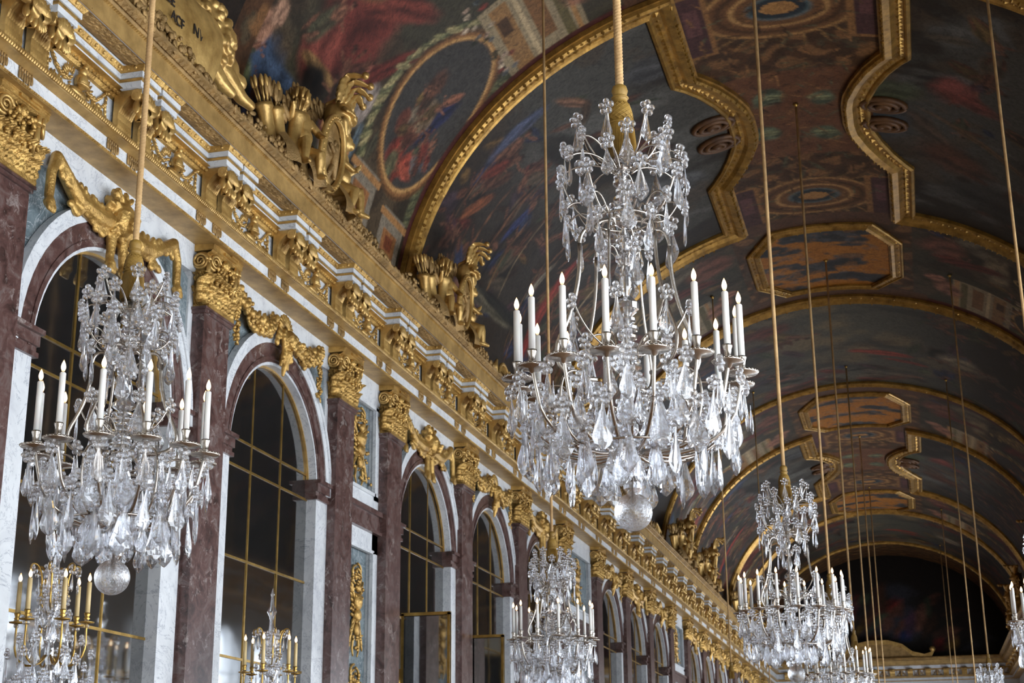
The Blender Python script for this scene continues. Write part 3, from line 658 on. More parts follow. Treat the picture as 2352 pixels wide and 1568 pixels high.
def scallop_mesh():
    b = MB(); rows = []
    for i in range(9):
        t = i/8; row = []
        for j in range(22):
            a = -PI*.92+PI*1.84*j/21; r = .095*math.sin(PI*(.12+.86*t)/1.0)**.8*(1+.14*abs(math.sin(a*4.5))*t)
            row.append((.015+.085*math.sin(PI*min(1, t*1.05))*.9+.02*(1-t), r*math.sin(a)*.95, .14*(1-t)-.05-.02+r*math.cos(a)*.35))
        rows.append(row)
    b.grid(rows, 0, True)
    for j in range(7):                         # ribbed lobes of the leaf hanging over the bracket
        u = (j-3)/3; b.ball((.075-.02*abs(u), u*.075, -.015-.035*(1-u*u)), (.024, .017, .058), 0, 6, 7, Matrix.Rotation(-.25, 3, 'Y') @ Matrix.Rotation(u*.35, 3, 'X'))
    for j in range(5):
        u = (j-2)/2; b.ball((.085, u*.055, .04+.02*(1-u*u)), (.02, .016, .035), 0, 5, 6)
    b.ball((.07, 0, .06), (.035, .035, .03), 0, 6, 8)
    return b.mesh('scallop_leaf', GOLD)
me_con, me_sca = console_mesh(), scallop_mesh()
def fringe_mesh():
    b = MB()
    for j in range(6):
        u = (j-2.5)/2.5; b.ball((.006, u*.08, -.035-.02*math.cos(u*1.3)+.006*(j % 2)), (.012, .014, .04-.006*(j % 2)), 0, 5, 6)
        b.ball((.004, u*.08, 0), (.010, .013, .02), 0, 4, 5)
    return b.mesh('gilt_fringe', GOLDD)
me_fr = fringe_mesh()
def gilt_panel(seed, w=.92, h=.235, lod=1):
    """relief of helmet, swags and palm leaves on the marble frieze"""
    r = random.Random(seed); b = MB()
    for s_ in (-1, 1):
        for k in range(15):                        # swag of overlapping leaves
            t = k/14; y = s_*(.40-.30*t); z = .10-.13*math.sin(t*PI*.75)+r.uniform(-.008, .008)
            b.ball((.012, y, z), (.016, .026, .012), 0, 4, 5, Matrix.Rotation(s_*(1.0-1.3*t)+r.uniform(-.3, .3), 3, 'X'))
        b.ball((.02, s_*.41, .10), (.022, .018, .018), 0, 5, 6)
        for k in range(5): b.ball((.01, s_*.415+r.uniform(-.008, .008), .06-.035*k), (.012, .014-.001*k, .026), 0, 4, 5)
        for k in range(6):
            a = .5+k*.28; b.ball((.01, s_*(.10+.10*math.cos(a)), .02+.10*math.sin(a)-.05), (.009, .042, .011), 0, 4, 5, Matrix.Rotation(s_*a, 3, 'X'))
        for k in range(5): b.ball((.010, s_*(.22+.035*k), -.075+r.uniform(-.012, .015)), (.012, .013, .034), 0, 4, 5, Matrix.Rotation(r.uniform(-.4, .4), 3, 'X'))
    for k in range(34): b.ball((.008, r.uniform(-.43, .43), r.uniform(-.11, .02)), (.012, r.uniform(.012, .026), r.uniform(.010, .02)), 0, 4, 5, Matrix.Rotation(r.uniform(0, PI), 3, 'X'))
    b.ball((.035, 0, .005), (.045, .062, .062), 0, 7, 9); b.ball((.04, 0, .075), (.03, .035, .035), 0, 6, 8); b.ball((.05, .01, .12), (.02, .02, .028), 0, 5, 6)
    b.ball((.05, 0, -.03), (.035, .085, .016), 0, 5, 8); b.ball((.02, 0, -.075), (.022, .12, .035), 0, 5, 8)
    for k in range(5): b.ball((.055, (k-2)*.026, -.008), (.014, .011, .03), 0, 4, 5)
    return b
me_rel = [gilt_panel(k).mesh('frieze_relief', GOLD) for k in (1, 2, 3)]
def soffit_mesh():
    b = MB(); P = [[(-.10+.2*i/10, -.44+.88*j/24, -.014-.022*abs(math.sin(j*1.4+abs(i-5)*.7))*(1-(abs(i-5)/5)**2)) for j in range(25)] for i in range(11)]
    b.grid(P, 0, False)
    for s_ in (-1, 1): b.tube([(-.105, -.45*s_, -.01), (.105, -.45*s_, -.01)], .008, 4)
    return b.mesh('soffit_leaf_panel', GOLDD)
me_sof = soffit_mesh()
for k, c in enumerate(PAIRS):
    if c < 6.5 or c > 64: continue
    for s_ in (-1, 1):
        y = c+s_*(CG/2+CW/2)
        o = link('bracket', me_con, ent, (-6.04, y, 5.39+H), (0, 0, 0), (1.0, 1, 1.15)); link('scallop_leaf', me_sca, ent, (-5.915, y, 5.585+H), (0, 0, 0), (1.45, 1.35, 1.4))
        link('gilt_fringe', me_fr, ent, (-6.09, y, 5.31+H), (0, 0, 0), (1, 1, 1.1))
    link('frieze_relief', me_rel[k % 3], ent, (-6.068, c+PSTEP/2, 5.535+H), (0, 0, 0), (1.3, 1.05, 1.15))
    link('soffit_leaf_panel', me_sof, ent, (-5.80, c+PSTEP/2, 5.912+H))
# window side and end wall cornices
XR = lambda x: 2*VC-x
ent2 = thing('trim_2', None, None, (0, 0, 0)); tag(ent2, kind='structure')
ent3 = thing('trim_3', None, None, (0, 0, 0)); tag(ent3, kind='structure')
for nm, pr, m in (('architrave_soffit', [(WX-.02, 5.215), (-6.10, 5.205), (-6.085, 5.235)], GOLDF), ('marble_fascia', [(-6.095, 5.235), (-6.095, 5.345)], WHITE), ('gilt_cyma', [(-6.095, 5.335), (-6.05, 5.365), (-5.97, 5.41), (-6.07, 5.436)], GOLDF),
                  ('marble_frieze', [(-6.07, 5.43), (-6.07, 5.675)], WHITE), ('leaf_moulding', [(-6.07, 5.655), (-5.98, 5.716)], GOLDC), ('marble_band', [(-5.98, 5.716), (-5.96, 5.845)], WHITE), ('egg_moulding', [(-5.96, 5.845), (-5.725, 5.912), (-5.71, 5.88)], GOLDC),
                  ('corona', [(-5.71, 5.88), (-5.695, 6.05)], GOLDF), ('cyma_top', [(-5.69, 6.06), (-5.665, 6.10), (-5.585, 6.15), (-5.60, 6.185), (-6.5, 6.2)], GOLDD)):
    MB().grid([[(XR(x), y, z+H) for x, z in pr] for y in (Y0, Y1)], 0, False).obj(nm, m, ent2)
    MB().grid([[(x, YE-(p-WX), z+H) for p, z in pr] for x in (-6.3, RX)], 0, False).obj(nm, m, ent3)
for k in range(-4, 40):
    y = 8+1.6*k
    if y > 30: 
        for s_ in (-1, 1): link('bracket', me_con, ent2, (XR(-6.03), y+s_*.17, 5.43+H), (0, 0, PI))
for k in range(14):
    x = -5.6+.75*k
    link('bracket', me_con, ent3, (x, YE-.34, 5.43+H), (0, 0, -PI/2)); link('frieze_relief', me_rel[k % 3], ent3, (x+.37, YE-.30, 5.545+H), (0, 0, -PI/2), scale=(1, .5, 1))
# lunette of the end wall
b = MB(); arc = [V(p, YE-.12) for p in range(0, 181, 6)]
me = vgrid('end_lunette_tmp', 0, 1, 60, 61, 1, 1, (lambda S, Y: np.full(S.shape+(3,), .02)), 0)
bpy.data.objects.remove(me, do_unlink=True)
def lunette():
    nu, nv = 70, 30; co = []; cc = []; q = []
    PHs = np.linspace(0, 180, nu); T = np.linspace(0, 1, nv)
    S, Tt = np.meshgrid(PHs*KD*.8, T*4.2, indexing='ij'); c = np.zeros(S.shape+(3,)); c[:] = C('17120f')
    c = mixc(c, sst(fbm(S*.6, Tt*.8, 61, 4), .5, .65)*.8, C('2e3038')); rs = np.random.RandomState(3); c = figures(c, S, Tt, rs, 30, 110, .4, 2.6, 50, 60, 1.6, .6)
    for i, p in enumerate(PHs):
        x, _, z = V(p, 0)
        for j, t in enumerate(T):
            co.append((VC+(x-VC)*(1-.0*t), YE-.12, (6.2+H)+(z-6.2-H)*t)); cc.append((*c[i, j], 1))
            if i < nu-1 and j < nv-1: a = i*nv+j; q.append((a, a+1, a+nv+1, a+nv))
    m = bpy.data.meshes.new('lunette_canvas'); m.from_pydata(co, [], q); ca = m.color_attributes.new('Col', 'FLOAT_COLOR', 'POINT'); ca.data.foreach_set('color', np.clip(np.array(cc), 0, 1).ravel()); m.materials.append(PAINT); return m
t = thing('lunette_painting', 'very dark arched painting filling the end wall under the vault', 'painting')
link('canvas', lunette(), t)
t = thing('gilt_pediment', 'curved gilded pediment with scrolled tip standing on the end wall cornice', 'pediment', (-1.6, YE-.6, 6.15+H))
b = MB(); pr = [(-1.9, 0), (-1.6, .25), (-1.0, .55), (-.4, .66), (.4, .66), (1.0, .5), (1.4, .22), (1.9, .1), (2.2, .18), (2.3, .32)]
rows = [[(x, 0, z*1.15), (x, -.12, z*1.15+.03), (x, -.12, max(0, z*1.15-.16)), (x, 0, max(0, z*1.15-.16))] for x, z in pr]
b.grid(rows, 0, False, closev=True); b.ball((2.25, -.06, .35), (.13, .12, .13)); b.obj('moulding', GOLD, t)
b = MB()
for i in range(len(pr)-4):
    (x0, z0), (x1, z1) = pr[i+1], pr[i+2]; b.add([(x0, -.02, 0), (x1, -.02, 0), (x1, -.02, z1*1.05), (x0, -.02, z0*1.05)], [(0, 1, 2, 3)], 0, False)
b.obj('tympanum', GOLDD, t)

# ------------------------------------------------------------------ mirror wall bays
PIL = [2.0, 5.4, 8.80, 12.35, 15.83, 17.58, 20.85, 24.14, 27.40, 30.50, 33.70, 36.80, 40.05, 43.06, 46.26, 49.30, 52.5, 54.3, 57.7, 61.1, 64.5]
PW = .55
ARCH = [(PIL[i]+PW+PIL[i+1])/2 for i in range(len(PIL)-1) if PIL[i] not in (15.83, 27.40, 40.05, 52.5)]
TROPHY = [(PIL[i]+PW, PIL[i+1]) for i in range(len(PIL)-1) if PIL[i] in (15.83, 27.40, 40.05, 52.5)]
SPZ, AR = 3.42, 1.13
def arch_ring(b, r0, r1, x0, x1, n=30, mi=0):
    rows = []
    for k in range(n+1):
        a = PI*k/n; c, s_ = math.cos(a), math.sin(a)
        rows.append([(x0, r0*c, SPZ+r0*s_), (x1, r0*c, SPZ+r0*s_), (x1, r1*c, SPZ+r1*s_), (x0, r1*c, SPZ+r1*s_)])
    return b.grid(rows, mi, False)
def bay_meshes(hw):
    M_ = {}
    b = MB(); rows = []                        # spandrel
    for k in range(33):
        a = PI*k/32; c, s_ = math.cos(a), math.sin(a); t = min(hw-.07 if abs(c) < 1e-6 else (hw-.07)/abs(c), 9 if s_ < 1e-6 else (4.93-SPZ)/s_); t = max(t, 1.36)
        rows.append([(0, 1.36*c, SPZ+1.36*s_), (0, t*c, SPZ+t*s_)])
    b.grid(rows, 0, False); b.box(-.2, 0.0, -hw, -1.30, 0, SPZ-H+1.6); b.box(-.2, 0.0, 1.30, hw, 0, SPZ)
    M_['spandrel_panel'] = (b.mesh('spandrel_panel', GREEN), (WX-.03, 0))
    b = MB(); b.box(-.04, 0.03, -hw, hw, 4.93, 5.22); b.box(-.04, .022, -hw, -hw+.09, 0, 4.93); b.box(-.04, .022, hw-.09, hw, 0, 4.93)
    M_['marble_surround'] = (b.mesh('marble_surround', WHITE), (WX-.03, 0))
    return M_
def arch_thing_meshes():
    M_ = {}
    b = MB(); arch_ring(b, 1.365, 1.50, -.02, .045); arch_ring(b, 1.45, 1.50, .04, .06); M_['outer_archivolt'] = b.mesh('outer_archivolt', WHITE)
    b = MB(); arch_ring(b, 1.16, 1.37, -.02, .03); arch_ring(b, 1.19, 1.22, .02, .04); arch_ring(b, 1.33, 1.37, .02, .036); M_['red_archivolt'] = b.mesh('red_archivolt', RED)
    b = MB(); arch_ring(b, AR, 1.175, -.10, .018); M_['white_reveal'] = b.mesh('white_reveal', WHITE)
    b = MB(); arch_ring(b, AR-.022, AR+.01, -.095, -.07); M_['gilt_edge'] = b.mesh('gilt_edge', GOLD)
    b = MB(); b.box(-.10, .02, 0, .33, -.9-.6, SPZ-.06); M_['jamb'] = b.mesh('jamb', WHITE)
    b = MB(); y1 = .35
    for z0, z1, d in ((3.34, 3.38, .05), (3.38, 3.43, .03), (3.43, 3.52, .055), (3.52, 3.56, .09)): b.box(-.19, d, -.03-d*.3, y1, z0, z1)
    M_['impost'] = b.mesh('impost', RED)
    return M_
AM = arch_thing_meshes(); BM = {}
ZR = [-1.5, -.1, 1.45, 2.42, 3.34, 3.62]; YR = [-AR-.02, -.375, .375, AR+.02]
PM = {}
for i in range(3):
    y0, y1 = YR[i]+.006, YR[i+1]-.006
    for j in range(5):
        b = MB(); b.box(-.008, 0, y0, y1, ZR[j]+.006, ZR[j+1]-.006); PM[(i, j)] = b.mesh('mirror_pane', MIRROR)
    n = 12; ys = [y0+(y1-y0)*k/n for k in range(n+1)]; R2 = AR+.02
    tp = [max(3.626, SPZ+math.sqrt(max(0, R2*R2-y*y))) for y in ys]; b = MB()
    b.add([(0, y, 3.626) for y in ys]+[(0, y, z) for y, z in zip(ys, tp)], [(k, k+1, n+2+k, n+1+k) for k in range(n)], 0, False); PM[(i, 5)] = b.mesh('mirror_pane', MIRROR)
b = MB()
for y in (-.375, .375): b.box(-.004, .022, y-.013, y+.013, -1.5, SPZ+math.sqrt(AR*AR-y*y)+.02)
barv = b.mesh('glazing_bar', GOLDF)
barv1 = MB().box(-.004, .006, -.011, .011, -1.5, SPZ+math.sqrt(AR*AR-.14)+.02).mesh('glazing_bar', BRASS)
barh = MB().box(-.004, .007, -AR, AR, -.012, .012).mesh('glazing_bar', BRASS)
wl_parts = []
ORD = ['first', 'second', 'third', 'fourth', 'fifth', 'sixth', 'seventh', 'eighth', 'ninth', 'tenth', 'eleventh', 'twelfth', 'thirteenth', 'fourteenth', 'fifteenth', 'sixteenth']
rr = random.Random(4); vis = 0
for ai, yc in enumerate(ARCH):
    near = [p for p in PIL if p < yc][-1]+PW; hw = yc-near; key = round(hw, 2)
    if key not in BM: BM[key] = bay_meshes(hw)
    for nm, (me, (x, _)) in BM[key].items(): link(nm, me, wall_left, (x, yc, H))
    vis += yc > 9
    t = thing('arched_mirror', f'arched mirror in red and white marble, {ORD[ai]} from the near end', 'mirror', (WX, yc, H), group='arched mirrors')
    if yc > 52: t['label'] = f'distant arched mirror, {["first", "second", "third", "fourth"][min(3, ai-13)] if ai > 12 else "first"} of those past the last gilt niche'
    for nm in ('outer_archivolt', 'red_archivolt', 'white_reveal', 'gilt_edge'): link(nm, AM[nm], t)
    for s_ in (-1, 1):
        link('jamb', AM['jamb'], t, (0, s_*AR, 0), (0, 0, 0), (1, s_, 1)); link('impost', AM['impost'], t, (0, s_*AR, 0), (0, 0, 0), (1, s_, 1))
        link('glazing_bar', barv1, t, (GX-WX, s_*.375, 0))
    for z in (1.45, 2.42, 3.34, 3.62): link('glazing_bar', barh, t, (GX-WX, 0, z))
    for (i, j), me in PM.items():
        k = 1 if yc < 30 else 0
        cy = (YR[i]+YR[i+1])/2; o = link('mirror_pane', me, t, (GX-WX-.004, 0, 0), (rr.uniform(-.001, .001)*k, rr.uniform(-.0012, .0012)*k, rr.uniform(-.0012, .0012)*k))
# trophy and niche bays between paired pilasters
def tr_panel(w, wide):
    h = w/2; b = MB(); g = MB(); r = MB()
    b.box(-.2, .0, -h, h, 3.56, 3.76); b.box(-.2, 0.0, -h, h, 4.86, 5.22); b.box(-.2, 0.0, -h, -h+.17, 3.7, 4.9); b.box(-.2, 0.0, h-.17, h, 3.7, 4.9)
    for s_ in (-1, 1): b.box(-.02, .025, s_*(h-.17)-.02, s_*(h-.17)+.02, 3.74, 4.88)
    b.box(-.02, .025, -h+.15, h-.15, 3.74, 3.78); b.box(-.02, .025, -h+.15, h-.15, 4.84, 4.88)
    b.box(-.2, 0.0, -h, -h+.20, -1.5, 3.27); b.box(-.2, 0.0, h-.20, h, -1.5, 3.27); b.box(-.2, 0.0, -h, h, 3.04, 3.27)
    for s_ in (-1, 1): b.box(-.02, .025, s_*(h-.20)-.02, s_*(h-.20)+.02, -1.5, 3.04)
    b.box(-.02, .025, -h+.18, h-.18, 3.02, 3.06)
    g.box(-.2, -.07, -h, h, 3.7, 4.9); g.box(-.2, -.07, -h, h, -1.5, 3.1)
    for z0, z1, d in ((3.27, 3.31, .06), (3.31, 3.50, .03), (3.50, 3.56, .07)): r.box(-.2, d, -h, h, z0, z1)
    return b.mesh('marble_surround', WHITE), g.mesh('recessed_panel', GREEN), r.mesh('red_marble_band', RED)
TP = {}
for (a, c) in TROPHY:
    w = round(c-a, 2)
    if w not in TP: TP[w] = tr_panel(w, w > 1.5)
    for me in TP[w]: link(me.name.split('.')[0], me, wall_left, (WX, (a+c)/2, H))
# ------------------------------------------------------------------ capitals and pilasters
def leaf_pts(w, h, curl, lobes=5, nu=15, nv=20, bow=.25):
    """acanthus leaf: base at origin, rises along z, faces +x, tip curls out"""
    rows = []
    for i in range(nv):
        v = i/(nv-1); wid = w*(.55+.6*math.sin(PI*(v*.8+.1)))*(1-.75*max(0, v-.75)/.25)*(1+.22*math.cos(v*lobes*2*PI))
        a = curl*max(0, v-.55)/.45
        x0 = .012+.10*w*math.sin(v*PI*.6)+(h*.22)*math.sin(a)*1.0; z0 = h*min(v, .8)+(h*.2)*math.sin(max(0, v-.8)/.2*1.2)*.6-(h*.16)*(1-math.cos(a))
        rows.append([(x0-bow*w*abs(u)**2+.022*math.cos(u*lobes*PI)+.012*math.cos(v*lobes*2*PI)*abs(u), u*wid/2, z0) for u in [(-1+2*j/(nu-1)) for j in range(nu)]])
    return rows
def leaf_mesh(name, w, h, curl, mt=None):
    b = MB(); b.grid(leaf_pts(w, h, curl), 0, True)
    R_b = [[(x-.012, y*.96, z) for x, y, z in r] for r in leaf_pts(w, h, curl)]; b.grid([r[::-1] for r in R_b], 0, True); return b.mesh(name, mt or GOLD)
def spiral(r0, turns, tube, ax='x', n=30, w=0.0, side=1):
    return [((w*k/n), side*(r0*(1-k/n*.85))*math.cos(k/n*turns*2*PI), (r0*(1-k/n*.85))*math.sin(k/n*turns*2*PI)) for k in range(n+1)]
def capital_parts():
    P = {}
    b = MB()
    b.box(-.02, .16, 0, PW, 0, .035); b.box(-.02, .13, .02, PW-.02, .03, .54)
    b.grid([[(x, y, z) for (x, z) in ((.125, .50), (.14, .53), (.175, .545), (.195, .56), (.195, .60), (.21, .61), (.21, .635))] for y in (-.05, .0, PW*.35, PW*.65, PW, PW+.05)], 0, False)
    b.box(-.02, .20, -.05, PW+.05, .56, .63)
    P['bell'] = b.mesh('bell', GOLDC)
    P['leaf'] = leaf_mesh('acanthus_leaf', .165, .235, 2.0, GOLDC); P['leaf2'] = leaf_mesh('acanthus_leaf', .155, .40, 2.2, GOLDC)
    b = MB()
    b.tube([(0, y, z) for _, y, z in spiral(.088, 2.4, .02, n=40)], [.021-.011*k/40 for k in range(41)], 7)
    b.tube([(.03, y, z) for _, y, z in spiral(.074, 2.0, .02, n=34)], [.016-.009*k/34 for k in range(35)], 6)
    b.tube([(0, .085, -.02), (-.01, .07, -.12), (-.03, .03, -.22)], [.020, .024, .015], 6)
    P['volute'] = b.mesh('volute', GOLD)
    b = MB(); r = random.Random(2)                     # crowing cock and sun mask between the volutes
    b.ball((.03, 0, 0), (.04, .05, .055), 0, 8, 10); b.ball((.06, .0, -.01), (.02, .02, .02), 0, 5, 6)
    for k in range(12):
        a = 2*PI*k/12; b.ball((.01, .085*math.cos(a), .085*math.sin(a)), (.012, .035, .010), 0, 4, 6, Matrix.Rotation(a, 3, 'X'))
    for k in range(60): b.ball((.01+r.uniform(0, .05), r.uniform(-.20, .20), -.13+r.uniform(-.12, .12)), (.02, r.uniform(.012, .03), r.uniform(.015, .035)), 0, 4, 6, Matrix.Rotation(r.uniform(-1, 1), 3, 'X'))
    b.box(.02, .07, -.10, .16, .075, .10); b.box(.03, .085, .02, .17, .095, .115)
    P['rosette'] = b.mesh('sun_rosette', GOLDC)
    return P
CP = capital_parts()
b = MB(); b.box(-.05, .115, 0, PW, -H, 4.53); b.box(-.05, .135, -.02, PW+.02, 4.53, 4.575); b.box(-.05, .15, -.035, PW+.035, 4.565, 4.59); b.box(-.05, .16, -.05, PW+.05, -H, -.9)
me_shaft = b.mesh('shaft', RED)
PDESC = {8.80: 'at the left edge of the photo, left of the nearest mirror', 12.35: 'between the two nearest mirrors', 15.83: 'on the near side of the first narrow gilt trophy bay', 17.58: 'on the far side of the first narrow gilt trophy bay'}
for i, y in enumerate(PIL):
    lab = PDESC.get(y) or f'red marble pilaster with gilded capital, {ORD[min(i, 15)]} along the mirror wall'
    if y in PDESC: lab = 'red pilaster '+PDESC[y]
    t = thing('pilaster', lab, 'pilaster', (WX, y, H), group='red marble pilasters')
    if i >= 16: t['label'] = f'distant red pilaster, {["fifth", "fourth", "third", "second", "first"][i-16]} from the end wall'
    link('shaft', me_shaft, t); cp = tag(link('capital', CP['bell'], t, (0, 0, 4.585)), 'gilded capital of acanthus leaves and scrolls')
    for k in range(4): link('acanthus_leaf', CP['leaf'], cp, (.13, PW*(.08+.28*k), .02))
    for k in range(5): link('acanthus_leaf', CP['leaf2'], cp, (.115, PW*(-.02+.26*k), .03))
    link('acanthus_leaf', CP['leaf'], cp, (.05, -.0, .03), (0, 0, -PI/2)); link('acanthus_leaf', CP['leaf2'], cp, (.09, -.0, .05), (0, 0, -PI/2))
    link('volute', CP['volute'], cp, (.155, .055, .455), (0, 0, -.2)); link('volute', CP['volute'], cp, (.165, PW-.035, .45), (0, 0, .55), (1.15, -1.15, 1.15))
    link('volute', CP['volute'], cp, (.07, -.03, .455), (0, 0, -PI/2), (1, 1, 1))
    link('sun_rosette', CP['rosette'], cp, (.15, PW/2, .50))

# ------------------------------------------------------------------ keystones
def limb(b, pts, rs, n=9):
    pts = [Vector(p) for p in pts]; out = []; rr_ = []
    for i in range(len(pts)-1):
        for k in range(4): out.append(pts[i].lerp(pts[i+1], k/4)); rr_.append(rs[i]+(rs[i+1]-rs[i])*k/4)
    out.append(pts[-1]); rr_.append(rs[-1]); b.tube(out, rr_, n)
    b.ball(pts[0], rs[0], 0, 6, n); b.ball(pts[-1], rs[-1], 0, 6, n)
def lion_head(b):
    r = random.Random(5)
    b.ball((.08, 0, 0), (.11, .13, .15), 0, 10, 12); b.ball((.17, 0, -.045), (.07, .065, .055), 0, 8, 10); b.ball((.225, 0, -.02), (.025, .032, .02), 0, 6, 8)
    b.ball((.17, 0, -.105), (.05, .045, .025), 0, 6, 8)
    for s_ in (-1, 1):
        b.ball((.155, s_*.055, .045), (.03, .035, .018), 0, 6, 8); b.ball((.165, s_*.05, .015), (.02, .018, .012), 0, 6, 8); b.ball((.19, s_*.035, -.06), (.035, .03, .03), 0, 6, 8); b.ball((.06, s_*.13, .10), (.03, .04, .05), 0, 6, 8)
    for k in range(80):
        a = r.uniform(0, 2*PI); q = r.uniform(.10, .21); b.ball((r.uniform(-.02, .09), q*math.cos(a), q*math.sin(a)*1.1+.02), (.035, .022, .05), 0, 5, 7, Matrix.Rotation(a-PI/2+r.uniform(-.5, .5), 3, 'X'))
def b_paw(b, y, z, s_=1.0):
    b.ball((.07, y, z), (.05, .055*s_, .05), 0, 7, 8)
    for k in range(4): b.ball((.09, y+(k-1.5)*.028*s_, z-.045), (.025, .016, .045), 0, 6, 7)
me_lh = sculpt(lion_head, .011, 'lion_head')
def pelt(b):
    r = random.Random(8)
    for s_ in (-1, 1):
        limb(b, [(.03, s_*.12, -.02), (.05, s_*.35, -.06), (.04, s_*.62, -.02), (.045, s_*.88, .13), (.05, s_*1.0, .20)], [.09, .085, .07, .06, .055])
        limb(b, [(.05, s_*1.0, .20), (.06, s_*1.07, .05), (.06, s_*1.08, -.16)], [.05, .042, .04]); b_paw(b, s_*1.08, -.22)
        for k in range(60):
            t = r.random(); b.ball((.07, s_*(.15+.80*t), .12*t*t+r.uniform(-.07, .05)), (.03, .022, .045), 0, 5, 6, Matrix.Rotation(r.uniform(-.9, .9), 3, 'X'))
        for k in range(26):
            t = r.random(); b.ball((.05, s_*(.15+.6*t), -.10-.04*math.sin(t*9)+r.uniform(-.05, .03)), (.03, .05, .035), 0, 5, 7, Matrix.Rotation(r.uniform(-.7, .7), 3, 'X'))
        limb(b, [(.05, s_*.09, -.12), (.06, s_*.10, -.26), (.06, s_*.11, -.34)], [.055, .04, .038]); b_paw(b, s_*.11, -.39)
me_pelt = sculpt(pelt, .013, 'pelt')
def woman_mask(b):
    b.ball((.10, 0, .02), (.09, .085, .115), 0, 10, 12); b.ball((.185, 0, .0), (.022, .016, .035), 0, 6, 8); b.ball((.17, 0, -.05), (.018, .028, .011), 0, 6, 8); b.ball((.165, 0, -.085), (.022, .028, .02), 0, 6, 8)
    for s_ in (-1, 1):
        b.ball((.17, s_*.038, .03), (.014, .02, .010), 0, 6, 8); b.ball((.165, s_*.04, .055), (.02, .026, .008), 0, 6, 8); b.ball((.15, s_*.045, -.03), (.025, .025, .03), 0, 6, 8)
        for k in range(8): b.ball((.09, s_*(.09+.015*math.sin(k)), .10-.04*k), (.035, .03, .035), 0, 6, 7)
        for k in range(4): b.ball((.05, s_*(.12+.02*k), .14-.06*k), (.03, .04, .045), 0, 5, 7)
    b.ball((.09, 0, -.13), (.06, .05, .06), 0, 7, 8)
    for k in range(9):
        a = -1.2+2.4*k/8; b.ball((.06, .10*math.sin(a)*1.3, .13+.12*math.cos(a)), (.03, .025, .07), 0, 6, 7, Matrix.Rotation(-a, 3, 'X'))
    limb(b, [(.08, 0, -.16), (.07, 0, -.25), (.05, .0, -.36)], [.05, .04, .018])
    for s_ in (-1, 1): limb(b, [(.06, s_*.05, -.16), (.06, s_*.09, -.27)], [.035, .018])
me_mask = sculpt(woman_mask, .010, 'crowned_mask')
def fruit_run(b, path, rad, n, seed, big=1.0):
    r = random.Random(seed); P = [Vector(p) for p in path]
    for k in range(n):
        t = k/(n-1)*(len(P)-1); i = min(int(t), len(P)-2); q = P[i].lerp(P[i+1], t-i); R = rad*(.6+.4*math.sin(PI*k/(n-1))) if big > 1 else rad
        a = r.uniform(-.3, PI+.3); p = q+Vector((abs(math.sin(a))*R*.7, math.cos(a)*R*.9*0.6, r.uniform(-R, R)))
        s_ = r.uniform(.016, .034)*min(1.4, rad/.06)
        if r.random() < .5: b.ball(p, (s_, s_, s_), 0, 5, 6)
        else: b.ball(p, (s_*.6, s_*1.7, s_*.8), 0, 4, 6, Matrix.Rotation(r.uniform(0, PI), 3, 'X'))
me_fest = []
for s_ in (-1, 1):
    b = MB()
    fruit_run(b, [(.02, s_*1.15, .24), (.03, s_*.9, .10), (.03, s_*.6, .0), (.03, s_*.35, .06), (.02, s_*.14, .20)], .085, 210, 3+s_, 1.2)
    fruit_run(b, [(.02, s_*1.08, .22), (.02, s_*1.10, .0), (.02, s_*1.10, -.30)], .05, 80, 9+s_)
    me_fest.append(b.mesh('fruit_festoon', GOLDC))
for ai, yc in enumerate(ARCH):
    lion = (ai % 2 == (ARCH.index([a for a in ARCH if a > 10][0]) % 2))
    nm = f'above the {ORD[ai]} arched mirror from the near end' if ai < 16 else 'above the last far mirror'
    if lion:
        t = thing('lion_keystone', 'gilded lion pelt with hanging paws '+nm, 'ornament', (WX+.03, yc-.12, 4.86+H), group='gilded lion pelt keystones')
        link('pelt', me_pelt, t, (0, 0, -.06)); link('lion_head', me_lh, t, (.02, 0, -.02))
    else:
        t = thing('mask_keystone', 'gilded crowned mask with fruit festoons '+nm, 'ornament', (WX+.03, yc-.1, 4.80+H), group='gilded mask keystones')
        link('crowned_mask', me_mask, t, (.02, 0, .0)); [link('fruit_festoon', q_, t) for q_ in me_fest]
